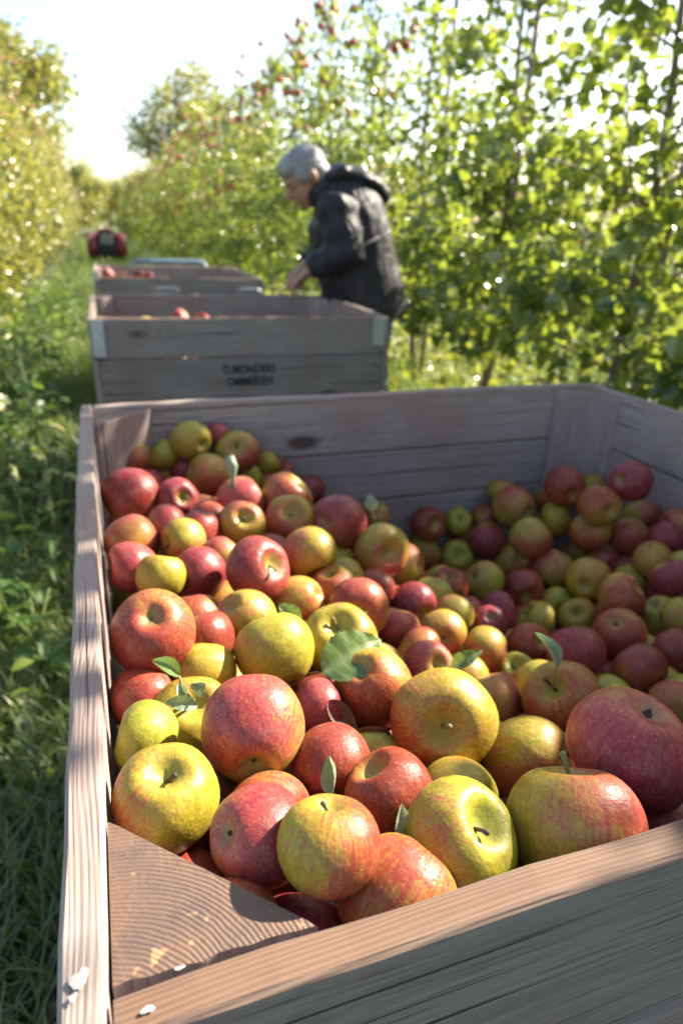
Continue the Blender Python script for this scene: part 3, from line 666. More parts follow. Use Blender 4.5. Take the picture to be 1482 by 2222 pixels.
 (0.6318,0.5335,-0.2599,0.0346,'B','s',0.16,-0.63,0.76,'brownish red apple behind the lime apple behind folded leaf',None),
 (0.6586,0.462,-0.2317,0.0406,'Q','n',0.26,0.89,0.38,'pinkish red apple behind the folded-leaf olive apple',100),
 (0.8226,0.4914,-0.2803,0.0304,'O','n',0.9,-0.09,0.43,'orange and olive apple behind the blushed apple behind largest',None),
 (0.7333,0.4152,-0.2421,0.0387,'T','c',-0.1,0.98,0.19,'blushed orange apple at right behind the largest pink-red apple',60),
 (0.8328,0.4466,-0.2476,0.0335,'R','n',-0.31,0.05,-0.95,'deep red apple just right of the blushed apple behind largest',None),
 (0.5617,0.4633,-0.2511,0.0312,'G','s',-0.3,-0.17,0.94,'yellow-green apple just left of the lime apple behind folded leaf',None),
 (0.5523,0.4156,-0.2337,0.0298,'O','n',0.99,-0.14,0.04,'orange and olive apple just left of the lime apple behind folded leaf',None),
 (0.7155,0.3318,-0.2327,0.0298,'C','n',-0.71,0.48,-0.52,'olive green pink-blushed apple in front of the blushed apple behind largest',None),
 (0.7598,0.3569,-0.2482,0.0303,'G','n',0.82,-0.52,0.24,'yellow-green apple just right of the blushed apple behind largest',None),
 (1.0258,0.6367,-0.2234,0.0296,'G','n',-0.82,0.19,-0.54,'yellow-green apple behind the orange hollow-up shaded apple',None),
 (0.6591,0.3857,-0.2522,0.033,'G','n',0.31,-0.72,-0.62,'yellow-green apple in front of the blushed apple behind largest',None),
 (0.7642,0.5371,-0.2958,0.0323,'B','n',-0.38,-0.08,-0.92,'brownish red apple just left of the orange hollow-up shaded apple',None),
 (0.4396,0.1243,-0.1172,0.037,'T','n',0.2,0.68,0.71,'',None),
 (0.4567,1.0335,-0.2288,0.0362,'O','n',-0.55,0.52,0.66,'',None),
 (1.0256,1.0549,-0.4605,0.0347,'G','n',-0.61,-0.79,-0.03,'',None),
 (0.4457,0.2051,-0.1521,0.0366,'T','n',-0.38,0.71,0.59,'half-hidden orange-red apple just right of the two-tone green-topped apple',None),
 (1.0893,0.8572,-0.2928,0.0348,'T','n',-0.03,0.99,-0.12,'',None),
 (0.9565,1.0165,-0.4439,0.037,'Y','n',0.96,-0.2,0.17,'',None),
 (1.1148,0.7587,-0.2034,0.0342,'R','n',0.97,-0.12,-0.21,'half-hidden deep red apple in front of the far corner crimson apple',None),
 (0.3682,0.7983,-0.1444,0.0361,'G','n',-0.85,-0.04,-0.53,'',None),
 (0.3341,0.2527,-0.128,0.0367,'O','n',0.05,0.99,-0.11,'half-hidden orange and olive apple in front of the stem-on olive-red apple',None),
 (0.8828,0.6259,-0.2957,0.0349,'O','n',0.81,0.57,-0.16,'',None),
 (0.4299,0.7548,-0.1775,0.0362,'R','n',0.83,0.55,0.09,'half-hidden deep red apple just left of the red-rimmed green apple',None),
 (0.8756,0.855,-0.3749,0.0378,'Q','n',0.61,-0.35,-0.71,'',None),
 (0.3087,0.3984,-0.144,0.0349,'C','n',0.23,0.74,0.64,'half-hidden olive green pink-blushed apple behind the russet apple beside large leaf',None),
 (0.6181,0.795,-0.2897,0.0342,'Y','n',-0.96,0.16,-0.24,'half-hidden golden yellow apple in front of the small green round-hollow apple',None),
 (0.8355,0.8012,-0.3624,0.0343,'B','n',-0.11,-0.98,-0.19,'half-hidden brownish red apple just left of the star-blossomed olive apple',None),
 (0.7144,0.856,-0.3455,0.0354,'Q','n',0.5,0.18,-0.85,'',None),
 (0.4913,0.2465,-0.1944,0.0358,'T','n',0.86,-0.48,0.2,'',None),
 (0.9533,0.8136,-0.3588,0.0354,'O','n',0.32,-0.53,0.79,'',None),
 (0.3379,0.0999,-0.0952,0.0366,'C','n',0.43,-0.14,0.89,'half-hidden olive green pink-blushed apple just left of the red-blotched yellow apple',None),
 (0.5094,0.1501,-0.1616,0.0356,'P','n',-0.29,0.67,-0.68,'half-hidden pale pink apple behind the striped apple at right rim',None),
 (0.2992,0.3231,-0.1412,0.0357,'P','n',0.23,0.11,0.97,'',None),
 (0.4009,0.2648,-0.1738,0.0351,'O','n',0.48,-0.88,0,'half-hidden orange and olive apple just left of the two-tone green-topped apple',None),
 (0.2292,0.2063,-0.1018,0.0369,'G','n',0.02,-0.25,0.97,'half-hidden yellow-green apple behind the brown-red apple at centre front',None),
 (0.1284,0.1489,-0.0632,0.0364,'R','n',0.85,-0.42,0.31,'half-hidden deep red apple just right of the purple-pink sideways apple',None),
 (0.2243,0.3277,-0.1212,0.0349,'T','n',-0.33,-0.88,0.34,'half-hidden orange-red apple behind the crimson half-hidden apple',None),
 (0.1503,0.9201,-0.1277,0.034,'O','n',-0.32,0.95,0.06,'',None),
 (0.7065,0.5601,-0.3095,0.0346,'T','n',0.22,0.56,0.8,'half-hidden orange-red apple behind the lime apple behind folded leaf',None),
 (0.2271,0.6051,-0.1186,0.0345,'Q','n',-0.15,-0.95,0.28,'',None),
 (0.0618,0.9304,-0.1514,0.0374,'T','n',0.75,-0.16,0.64,'',None),
 (0.2622,0.8803,-0.1349,0.035,'O','n',-0.84,0.38,0.39,'',None),
 (0.0643,0.7394,-0.112,0.0365,'Y','n',0.13,-0.87,0.47,'',None),
 (0.1453,0.2623,-0.0989,0.0342,'R','n',0.52,-0.84,0.16,'half-hidden deep red apple in front of the biggest half-shadowed pink apple',None),
 (0.7384,1.03,-0.4207,0.0354,'B','n',-0.61,-0.56,-0.56,'',None),
 (0.9127,0.6749,-0.3293,0.0352,'O','n',0.86,-0.46,-0.22,'half-hidden orange and olive apple behind the orange hollow-up shaded apple',None),
 (0.2525,0.6734,-0.1275,0.0349,'R','n',-0.49,0.87,0.04,'half-hidden deep red apple just right of the large deep red apple',None),
 (0.1164,0.4969,-0.1069,0.0346,'B','n',-0.02,0.57,0.82,'half-hidden brownish red apple just right of the brick red blossom-up apple',None),
 (0.2403,0.4469,-0.1359,0.0351,'Q','n',-0.07,0.82,0.57,'',None),
 (0.6407,0.8591,-0.3261,0.0359,'C','n',-0.5,0.18,0.85,'half-hidden olive green pink-blushed apple just right of the shiny magenta apple',None),
 (0.3684,0.7043,-0.1749,0.0346,'Y','n',0.03,-0.91,0.42,'half-hidden golden yellow apple behind the red-streaked orange apple',None),
 (0.6815,0.4717,-0.2986,0.0343,'Y','n',0.79,0.45,-0.42,'',None),
 (0.2058,0.3909,-0.1297,0.0341,'O','n',0.16,0.73,0.66,'half-hidden orange and olive apple in front of the sunlit green apple',None),
 (0.0675,0.3886,-0.1098,0.035,'P','n',0.07,-0.9,-0.42,'half-hidden pale pink apple just right of the dark apple by left wall',None),
 (0.265,0.2633,-0.1392,0.0356,'B','n',0.44,0.79,-0.43,'half-hidden brownish red apple behind the brown-red apple at centre front',None),
 (0.4457,0.6413,-0.2221,0.0365,'R','n',0.55,0.4,0.73,'',None),
 (0.5425,0.7837,-0.2729,0.0366,'T','n',0.57,0.17,-0.81,'half-hidden orange-red apple behind the shiny magenta apple',None),
 (0.4488,0.454,-0.2283,0.0343,'T','n',-0.02,-0.9,0.43,'',None),
 (0.6434,0.5876,-0.3101,0.0378,'Q','n',0.7,-0.6,-0.37,'half-hidden pinkish red apple just right of the sun-patched orange apple',None),
 (0.4766,0.3179,-0.2283,0.0355,'R','n',0.93,-0.24,-0.26,'half-hidden deep red apple behind the two-tone green-topped apple',None),
 (0.078,0.2005,-0.0882,0.0341,'O','n',-0.72,0.41,0.56,'half-hidden orange and olive apple just right of the corner apple with upright stem',None),
 (0.5526,0.5265,-0.2754,0.0342,'O','n',-0.05,0.81,0.59,'',None),
 (0.1739,0.8523,-0.1287,0.0364,'O','n',-0.97,-0.04,0.24,'half-hidden orange and olive apple just left of the green dark-stemmed apple',None),
 (0.7685,0.7247,-0.3616,0.0364,'R','n',0.61,-0.78,-0.13,'',None),
 (0.7534,0.4727,-0.3108,0.0343,'R','n',0.96,0.06,-0.27,'half-hidden deep red apple just left of the blushed apple behind largest',None),
 (0.7728,0.8183,-0.3833,0.0364,'Q','n',0.54,0.72,0.44,'',None),
 (0.8956,0.7713,-0.3801,0.0341,'B','n',-0.49,0.84,-0.22,'',None),
 (0.189,0.5121,-0.1311,0.0365,'G','n',-0.84,-0.07,0.54,'',None),
 (0.7885,0.4175,-0.2905,0.0357,'Y','n',0.9,0.16,0.4,'half-hidden golden yellow apple in front of the blushed apple behind largest',None),
 (0.2544,0.7809,-0.141,0.0347,'Y','n',-0.91,-0.25,-0.32,'half-hidden golden yellow apple in front of the green dark-stemmed apple',None),
 (0.272,0.0755,-0.0926,0.0378,'Y','n',0.34,-0.77,-0.55,'half-hidden golden yellow apple in front of the big green apple near rim',None),
 (0.4821,0.5441,-0.252,0.0368,'Y','n',0.86,-0.43,0.26,'half-hidden golden yellow apple behind the sunlit pink apple',None),
 (0.3256,0.4647,-0.1845,0.0368,'P','n',-0.99,-0.09,-0.13,'',None),
 (0.4883,0.4025,-0.2534,0.0368,'P','n',0.6,-0.74,0.31,'half-hidden pale pink apple just left of the lime apple behind folded leaf',None),
 (1.0079,0.6463,-0.2863,0.0343,'Q','n',-0.08,0.02,1,'half-hidden pinkish red apple just right of the orange hollow-up shaded apple',None),
 (0.2843,0.6288,-0.1619,0.0345,'Y','n',-0.6,-0.68,0.42,'',None),
 (0.8847,0.494,-0.2962,0.0356,'R','n',0.1,-0.5,0.86,'',None),
 (0.5974,0.6862,-0.3147,0.0347,'Y','n',-0.02,0.62,0.79,'',None),
 (0.868,0.7108,-0.377,0.0345,'O','n',-0.72,0.66,-0.23,'half-hidden orange and olive apple just left of the orange hollow-up shaded apple',None),
 (0.2132,0.9379,-0.165,0.0375,'B','n',-0.36,0.41,0.84,'',None),
 (1.1191,0.786,-0.2719,0.0341,'O','n',-0.14,0.14,0.98,'',None),
 (0.1148,0.6959,-0.1319,0.0351,'P','n',-0.52,-0.85,-0.09,'',None),
 (0.186,0.1433,-0.1082,0.0353,'P','n',0.73,0.38,0.57,'half-hidden pale pink apple just right of the curled-leaf olive apple',None),
 (0.1091,0.6274,-0.1342,0.0353,'B','n',-0.67,-0.24,-0.71,'half-hidden brownish red apple just left of the sideways stem-left apple',None),
 (0.3884,0.1841,-0.1864,0.0342,'T','n',0.77,-0.58,0.27,'half-hidden orange-red apple just left of the red-blotched yellow apple',None),
 (0.1412,0.4037,-0.1414,0.0342,'Y','n',-0.19,-0.9,-0.38,'half-hidden golden yellow apple just right of the yellow apple with leafy twig',None),
 (0.1923,0.2666,-0.1449,0.0341,'C','n',0.36,0.56,0.75,'',None),
 (0.442,0.14,-0.188,0.0365,'Y','n',0.82,0.57,-0.04,'half-hidden golden yellow apple just right of the red-blotched yellow apple',None),
 (0.0606,0.1319,-0.0914,0.0353,'B','n',-0.28,-0.96,-0.08,'half-hidden brownish red apple behind the dark red apple behind corner block',None),
 (0.0758,0.3216,-0.134,0.0366,'O','n',0.8,-0.25,0.55,'half-hidden orange and olive apple just right of the yellow-green apple by left wall',None),
 (0.7897,0.6606,-0.3761,0.0341,'R','n',-0.34,-0.94,0.1,'',None),
 (0.3231,0.2899,-0.1936,0.0347,'O','n',-0.39,0.89,0.22,'',None),
 (0.1684,0.5794,-0.147,0.0378,'T','n',-0.98,0.19,0.05,'half-hidden orange-red apple just left of the half-red half-green apple',None),
 (0.2563,0.3679,-0.1775,0.0372,'T','n',-0.23,-0.78,-0.58,'half-hidden orange-red apple just right of the crimson half-hidden apple',None),
 (0.4353,0.2621,-0.2324,0.0366,'Q','n',0.02,0.81,0.59,'half-hidden pinkish red apple in front of the two-tone green-topped apple',None),
 (0.9429,0.6147,-0.3332,0.0349,'Y','n',-0.15,0.09,-0.99,'half-hidden golden yellow apple just right of the orange hollow-up shaded apple',None),
 (0.088,0.2517,-0.1311,0.0369,'Y','n',0.61,0.11,0.78,'half-hidden golden yellow apple just right of the corner apple with upright stem',None),
 (0.4322,0.0667,-0.1538,0.0367,'O','n',0.12,-0.21,-0.97,'half-hidden orange and olive apple in front of the striped apple at right rim',None),
 (0.8091,0.5131,-0.3456,0.0362,'O','n',0.66,-0.25,0.71,'',None),
 (0.5371,0.4264,-0.2973,0.0353,'Q','n',-0.71,-0.68,0.16,'half-hidden pinkish red apple behind the two-tone green-topped apple',None),
 (0.0648,0.4506,-0.15,0.034,'T','n',0.53,-0.33,0.78,'',None),
 (0.732,0.8729,-0.4139,0.0364,'Q','n',-0.79,-0.44,0.43,'',None),
 (0.7039,0.6835,-0.3744,0.0357,'B','n',-0.96,-0.26,0.06,'',None),
 (1.106,0.8608,-0.3604,0.0344,'Y','n',-0.61,0.61,-0.5,'',None),
 (0.1975,0.6433,-0.1655,0.0378,'Y','n',-0.91,0.31,-0.26,'',None),
 (0.2,0.0687,-0.1077,0.0348,'B','n',0.91,-0.16,0.39,'half-hidden brownish red apple in front of the orange apple at near rim',None),
 (0.0616,0.6753,-0.1676,0.0371,'G','n',-0.21,-0.84,-0.49,'half-hidden yellow-green apple behind the brick red blossom-up apple',None),
 (0.1329,0.4718,-0.1674,0.0366,'Y','n',0.04,0.24,0.97,'',None),
 (0.2433,0.1923,-0.1706,0.0377,'T','n',-0.79,-0.31,-0.53,'',None),
 (0.3512,0.066,-0.153,0.0357,'P','n',0.31,0.82,0.48,'half-hidden pale pink apple in front of the red-blotched yellow apple',None),
 (1.0527,0.7151,-0.3281,0.0344,'Q','n',0.55,-0.66,0.51,'',None),
 (0.3569,0.2401,-0.2244,0.0359,'P','n',0.26,0.96,0.05,'',None),
 (0.1112,0.141,-0.1334,0.0354,'O','n',-0.5,0.46,0.73,'half-hidden orange and olive apple behind the dark red apple behind corner block',None),
 (0.3196,0.1161,-0.1836,0.0358,'G','n',-0.87,0.37,-0.32,'half-hidden yellow-green apple in front of the big green apple near rim',None),
 (0.0913,0.3757,-0.1784,0.0344,'P','n',0.27,-0.45,0.85,'',None),
]

for k, (x, y, z, r, typ, end, ax, ay, az, label, bd) in enumerate(APPLES):
    place_apple(x, y, z, r, typ, end, (ax, ay, az), label or 'small apple deep in a dark gap under the upper apples of the front crate', k, bd=bd)

# apples in the rear crates
REAR2 = [((.34, 2.62, -.035), 'Q', 'rosy apple, tallest of the few showing in the second crate'), ((.42, 2.62, -.05), 'R', 'smaller red apple at the right end of the few in the second crate'),
         ((.20, 2.58, -.06), 'Y', 'dull yellow apple left of the rosy one in the second crate'), ((.27, 2.60, -.085), 'P', 'low pink apple beside the rosy one in the second crate'), ((.11, 2.58, -.075), 'P', 'pale pink apple beside the left wall of the second crate')]
REAR3 = [((.10, 4.36, .0), 'M', 'dark red apple at the left wall of the farthest crate'), ((.18, 4.34, -.02), 'P', 'pink apple just right of the dark red one in the farthest crate'),
         ((.28, 4.34, -.005), 'M', 'magenta apple with bright sun spot in the farthest crate'), ((.34, 4.40, -.02), 'R', 'red apple farthest right among those in the farthest crate'), ((.11, 4.29, -.045), 'Y', 'yellow apple in front of the dark red one in the farthest crate')]
for k, (c, ty, lb) in enumerate(REAR2+REAR3):
    r_ = random.Random(k+900)
    o = place_apple(*c, .038, ty, 'n', (r_.uniform(-1, 1), r_.uniform(-1, 1), r_.uniform(-.2, 1)), lb, k+400, APL); o['group'] = 'apples in the rear crates'
# the layer that carries them
r_ = random.Random(77)
def under(xs, ys, zt, grp, lb, y0):
    k = 0
    for i in range(xs):
        for j in range(ys):
            o = place_apple(.075+i*.078+r_.uniform(-.004, .004), y0+j*.078+r_.uniform(-.004, .004), zt-i*.028+r_.uniform(-.01, .01), .037, r_.choice('YOPQRM'), 'n', (r_.uniform(-1, 1), r_.uniform(-1, 1), r_.uniform(-1, 1)), lb, 500+k, APL); o['group'] = grp; k += 1
under(6, 3, -.105, 'apples under the top ones in the second crate', 'apple below rim level in the second crate, almost out of sight', 2.50)
under(5, 2, -.075, 'apples under the top ones in the farthest crate', 'apple below rim level in the farthest crate, almost out of sight', 4.33)

# ------------------------------------------------------------ leaves in the heap
def px(u, v, t):       # scene point at photograph pixel (u, v) and axial depth t (used once to lay the leaves out)
    return CAM + (CF + CR*((u-741)/1447.3) - CU*((v-1111)/1447.3))*t
def leaf_blade(name, base, tip, width, nrm, mat, parent=None, curl=.15, fold=.18, serr=True, seed=0, nu=28):
    base, tip, nrm = Vector(base), Vector(tip), Vector(nrm).normalized(); r = random.Random(seed)
    ax = tip-base; L = ax.length; ax.normalize(); side = ax.cross(nrm).normalized(); nrm = side.cross(ax).normalized()
    bm = bmesh.new(); rows = []; ws = [-1, -.66, -.33, 0, .33, .66, 1]
    for i in range(nu+1):
        t = i/nu; wv = width/2*(max(0., math.sin(math.pi*min(1, t**.8)))**.75)*(1-.12*t)
        if serr: wv *= 1+(.05 if i % 2 else -.03)
        c = base+ax*(L*t)+nrm*(curl*L*math.sin(math.pi*t)-.04*L*t*t)
        rows.append([bm.verts.new(c+side*(wv*q)+nrm*(wv*fold*abs(q)*2+.02*width*math.sin(t*26+abs(q)*4)*abs(q)+r.uniform(-.004, .004)*width)) for q in ws])
    for a, b in zip(rows, rows[1:]):
        for k in range(6): bm.faces.new((a[k], a[k+1], b[k+1], b[k]))
    me = bm_mesh(bm, name)
    if serr:
        at = me.attributes.new('vein', 'FLOAT', 'POINT'); vals = []
        for i in range(nu+1):
            for q in ws: vals.append(1.0 if q == 0 else (.8 if (i-int(abs(q)*3+.5)) % 4 == 0 else 0.0))
        at.data.foreach_set('value', vals)
    return mesh_obj(name, me, mat, parent)
V_ = -CF
def crate_leaf(u0, v0, u1, v1, t, width, mat, label, dt=0.0, nrm=None, curl=.1, fold=.18, seed=0, petiole=None):
    b, e = px(u0, v0, t), px(u1, v1, t+dt)
    o = leaf_blade('leaf', b, e, width, nrm or (V_+Vector((0, 0, .6))), mat, None, curl, fold, True, seed); tag(o, label, 'leaf', 'leaves among the apples')
    if petiole:
        q = px(*petiole, t+.006); mesh_obj('leaf_stalk', tube_mesh('stalk', [b, (b+q)/2+Vector((0, 0, .002)), q], [.0010, .0009, .0012], 6), M_STEM, o)
    return o
crate_leaf(700, 1462, 828, 1385, .625, .050, M_CRATELEAF, 'large serrated green leaf lying between the yellow knobbly-stemmed apple and the russeted one', .03, curl=.06, petiole=(672, 1462))
crate_leaf(650, 1352, 606, 1310, .69, .020, M_CRATELEAF, 'small round green leaf tucked behind the sunlit yellow-green apple', .0)
crate_leaf(978, 1446, 1046, 1412, .70, .017, M_CRATELEAF, 'small bright green leaf pointing right above the stem-on apple', .0, petiole=(962, 1466))
crate_leaf(712, 1520, 776, 1592, .60, .020, M_DRY, 'dark dry leaf edge under the russeted olive apple', .0, curl=-.15, fold=.5, seed=3)
crate_leaf(760, 1590, 858, 1618, .585, .020, M_DRY, 'curled brown dry leaf left of the stem-on apple', .02, curl=.12, fold=.6, seed=4)
crate_leaf(1207, 1450, 1160, 1370, .66, .014, M_GREYLEAF, 'narrow grey-green folded leaf standing on the olive apple at right', .01, nrm=V_+Vector((.6, 0, 0)), curl=.06, fold=.8, petiole=(1200, 1492))
crate_leaf(722, 1722, 712, 1640, .455, .012, M_GREYLEAF, 'curled pale green leaf rising from the stem of the front olive apple', .0, nrm=V_+Vector((-1.0, 0, 0)), curl=-.25, fold=.9)
crate_leaf(880, 1836, 872, 1745, .435, .014, M_GREYLEAF, 'upright blue-green leaf just above the orange apple at the near rim', .0, curl=.05, fold=.35)
crate_leaf(806, 1108, 802, 1072, 1.08, .022, M_GREYLEAF, 'tiny leaf bud standing above the red-rimmed green apple', .0, petiole=(812, 1128))
crate_leaf(390, 1468, 330, 1432, .562, .014, M_CRATELEAF, 'topmost curled leaf of the twig on the yellow apple', .0, nrm=V_+Vector((0, 0, 1.5)), curl=.2, fold=.5, petiole=(402, 1500))
crate_leaf(428, 1505, 447, 1482, .560, .014, M_GREYLEAF, 'small frayed leaf at the right of the twig on the yellow apple', .0, fold=.6, seed=6)
crate_leaf(430, 1532, 360, 1522, .556, .013, M_GREYLEAF, 'pale leaf lying lowest on the twig of the yellow apple', .0, curl=.12, fold=.3, seed=7)
crate_leaf(402, 1510, 388, 1482, .560, .009, M_GREYLEAF, 'tiny upright leaf in the middle of the twig on the yellow apple', .0, fold=.6, seed=8)
tw = [px(420, 1535, .575), px(412, 1508, .560), px(398, 1494, .560), px(388, 1466, .562)]
o = mesh_obj('twig', tube_mesh('twig', tw, [.0022, .0018, .0014, .001], 6), M_STEM); tag(o, 'short pale twig with leaves rising from the yellow apple at the left wall', 'twig')
tw = [px(498, 990, 1.02), px(504, 1012, 1.02), px(506, 1040, 1.03), px(503, 1060, 1.03)]
o = mesh_obj('twig', tube_mesh('twig', tw, [.007, .009, .003, .005], 7), M_GREYLEAF); tag(o, 'dry pale twig hanging between the top apples of the far left pile', 'twig')
# ------------------------------------------------------------ apple trees
LT = np.array([(0, 0, 0), (-.36, .30, .07), (0, .32, -.02), (.36, .30, .07), (-.40, .66, .05), (0, .68, -.03), (.40, .66, .05), (0, 1.0, -.10)])
LF = np.array([(0, 2, 1), (0, 3, 2), (1, 2, 5), (1, 5, 4), (2, 3, 6), (2, 6, 5), (4, 5, 7), (5, 6, 7)])
def leaves_mesh(name, pos, dirs, size, rs, T=LT, Fc=LF, wide=.62):
    n = len(pos); d = dirs/np.linalg.norm(dirs, axis=1)[:, None]
    up = rs.normal(size=(n, 3)); up[:, 2] += 1.1
    side = np.cross(d, up); side /= np.linalg.norm(side, axis=1)[:, None]+1e-9; nn = np.cross(side, d)
    S = size[:, None, None]
    V = pos[:, None]+S*(T[None, :, 0, None]*side[:, None]*wide*1.6+T[None, :, 1, None]*d[:, None]+T[None, :, 2, None]*nn[:, None]*1.6)
    F_ = (Fc[None]+(np.arange(n)*len(T))[:, None, None]).reshape(-1, 3)
    me = np_mesh(name, V.reshape(-1, 3), F_, True); return me
def limbs_for(seed, H, spread, n=30, low=.45):
    rs = np.random.RandomState(seed); out = []
    for k in range(n):
        h = low+(H-low-.15)*(k+rs.rand())/n; f = (h-low)/(H-low)
        a = k*2.4+rs.rand()*.8; Ln = spread*(1.0-.62*f)*rs.uniform(.65, 1.15)
        p0 = np.array([0, 0, h]); up = rs.uniform(.15, .55)+.5*f
        dr = np.array([math.cos(a), math.sin(a), 0])
        pts = [p0, p0+dr*Ln*.35+[0, 0, Ln*up*.30], p0+dr*Ln*.7+[0, 0, Ln*up*.45], p0+dr*Ln+[0, 0, Ln*up*.35]]
        out.append(np.array(pts))
    # upright top shoots
    for k in range(5):
        a = rs.uniform(0, 6.28); h = H-.5+rs.rand()*.3; Ln = rs.uniform(.3, .65)
        dr = np.array([math.cos(a)*.35, math.sin(a)*.35, 1]); p0 = np.array([0, 0, h]); out.append(np.array([p0, p0+dr*Ln*.35, p0+dr*Ln*.7, p0+dr*Ln]))
    return out
def crown_data(seed, H, spread, nleaf, lsize=.072, n=30, low=.45):
    rs = np.random.RandomState(seed+500); L = limbs_for(seed, H, spread, n, low); P = []; D = []
    wts = np.array([np.linalg.norm(l[-1]-l[0])+.12 for l in L]); wts /= wts.sum()
    hh = np.array([l[1][2] for l in L])/H; wts = wts*np.clip(1.3-1.22*hh, .09, 1); wts /= wts.sum()
    which = rs.choice(len(L), nleaf, p=wts); u = rs.rand(nleaf)**.8*3
    for w_, uu in zip(which, u):
        l = L[w_]; i = min(2, int(uu)); c = l[i]+(l[i+1]-l[i])*(uu-i); P.append(c); D.append(l[min(3, i+1)]-l[i])
    P = np.array(P); D = np.array(D); D /= np.linalg.norm(D, axis=1)[:, None]
    P += rs.normal(size=P.shape)*[.075, .075, .085]
    D = D*.4+rs.normal(size=P.shape)*.8; D[:, 2] -= .45
    S = lsize*rs.uniform(.55, 1.15, len(P))
    return L, P, D, S, rs
def trunk_mesh(seed, H, r0=.028):
    r = random.Random(seed); pts = []; n = 9; x = y = 0
    for k in range(n+1):
        pts.append((x, y, H*k/n)); x += r.uniform(-.025, .025); y += r.uniform(-.025, .025)
    me = tube_mesh('trunk', pts, [r0*(1-.75*k/n)*(1.35 if k == 0 else 1) for k in range(n+1)], 8); me.materials.append(M_BARK); return me
def limb_mesh(L):
    bm = bmesh.new()
    for l in L: loft(bm, [tuple(q) for q in l], [.009, .007, .005, .002], 5, (0, .1, 1))
    me = bm_mesh(bm, 'branches'); me.materials.append(M_BARK); return me
def fruit_spots(L, rs, n, zmin):
    out = []
    c = [l for l in L if l[2][2] > zmin] or L
    for _ in range(n):
        l = c[rs.randint(len(c))]; i = rs.randint(2, 4); q = l[i]+rs.normal(size=3)*[.03, .03, .02]; q[2] -= .05; out.append(q)
    return out
def small_apple(seed):
    bm = bmesh.new(); bmesh.ops.create_uvsphere(bm, u_segments=10, v_segments=7, radius=.039)
    for v in bm.verts: v.co.z *= .88
    me = bm_mesh(bm, 'tree_apple'); me.materials.append(M_TAPPLE); return me
TAP = small_apple(0)
def joined_fruit(spots):
    bm = bmesh.new()
    for q in spots:
        v = bmesh.ops.create_uvsphere(bm, u_segments=8, v_segments=6, radius=.04)['verts']; bmesh.ops.translate(bm, vec=q, verts=v)
    me = bm_mesh(bm, 'fruit'); me.materials.append(M_TAPPLE); return me
def carve(P, D, S, world, rays_):
    """leave openings in the foliage: drop leaves that lie on the given sun paths"""
    keep = np.ones(len(P), bool); s = np.array(SUN)
    W_ = P+np.array(world)
    for (q, rad) in rays_:
        v = W_-np.array(q); t = v@s; dist = np.linalg.norm(v-t[:, None]*s, axis=1)
        keep &= ~((dist < rad+.038) & (t > 0))
    return P[keep], D[keep], S[keep]
def make_tree(x, y, H, seed, spread, nleaf, label, group, mat, n_fruit=8, carve_rays=None, lsize=.072, yellow=False, zmin=1.5, joined=False, rz=0, low=.45):
    root = empty('apple_tree', (x, y, 0), rz); tag(root, label, 'tree', group)
    L, P, D, S, rs = crown_data(seed, H, spread, nleaf, lsize, low=low)
    if carve_rays: P, D, S = carve(P, D, S, (x, y, 0), carve_rays)
    mesh_obj('trunk', trunk_mesh(seed, H), None, root); mesh_obj('branches', limb_mesh(L), None, root)
    mesh_obj('crown', leaves_mesh('crown', P, D, S, rs), mat, root)
    sp = fruit_spots(L, rs, n_fruit, zmin)
    if joined:
        f = mesh_obj('fruit', joined_fruit(sp), None, root); f['kind'] = 'stuff'
    else:
        for q in sp: mesh_obj('apple', TAP, None, root, tuple(q))
    return root
# sunlit spots on the crate and its apples: (point, radius of the opening)
def cp(u, v, t): q = px(u, v, t); return (q.x, q.y, q.z)
LITPX = [(320, 1700, .50, .045), (330, 1780, .50, .03), (520, 1590, .49, .032), (640, 1540, .50, .02), (560, 1765, .48, .03), (360, 1550, .55, .03), (470, 1440, .66, .022), (290, 1190, .88, .03), (455, 1265, .86, .025),
 (640, 1400, .64, .035), (740, 1350, .70, .03), (655, 1290, .85, .03), (870, 1340, 1.0, .03), (930, 1430, .85, .03), (1005, 1450, .85, .02), (1080, 1390, .95, .022), (1080, 1485, .85, .025), (925, 1180, 1.1, .018), (935, 1315, 1.05, .015),
 (550, 970, 1.1, .03), (540, 1030, 1.08, .03), (590, 1012, 1.1, .025), (430, 950, 1.1, .02), (310, 1095, .9, .025), (700, 1400, .66, .02), (540, 1310, .75, .03), (320, 1340, .6, .02), (600, 1060, 1.05, .02), (365, 1130, .95, .02), (520, 1075, 1.0, .02), (755, 1300, .8, .02),
 (780, 1990, .37, .05), (640, 2040, .35, .06), (540, 2080, .34, .06), (420, 2130, .33, .06), (500, 2010, .36, .05), (850, 1960, .37, .04), (960, 1925, .39, .022), (450, 1990, .36, .045), (330, 1930, .38, .03), (250, 2000, .37, .02),
 (185, 1010, 1.1, .03), (175, 1180, .9, .03), (172, 1300, .75, .022), (165, 1420, .66, .012), (160, 1560, .55, .008), (235, 1450, .62, .02), (240, 1560, .55, .022), (245, 1680, .50, .022), (240, 1780, .47, .02), (215, 1120, .95, .02), (250, 890, 1.32, .03),
 (870, 1850, .44, .012), (1420, 1530, .42, .008)]
LIT = [(cp(u, v, t), r_*(1.45 if v < 1500 and u > 240 else 1.0)) for u, v, t, r_ in LITPX]
LIT += [((.05, 2.40, RZ), .05), ((1.1, 2.6, RZ), .06), ((.6, 3.2, RZ), .06), ((1.15, 3.0, RZ+.30), .08), ((1.28, 3.0, RZ+.22), .08), ((1.36, 3.05, RZ+.10), .075), ((1.42, 3.1, RZ-.0), .04), ((1.30, 3.1, RZ+.40), .04), ((1.03, 3.1, RZ+.55), .03), ((1.22, 2.95, RZ+.08), .05), ((1.25, 2.95, RZ+.42), .06), ((1.36, 3.0, RZ+.28), .06)]
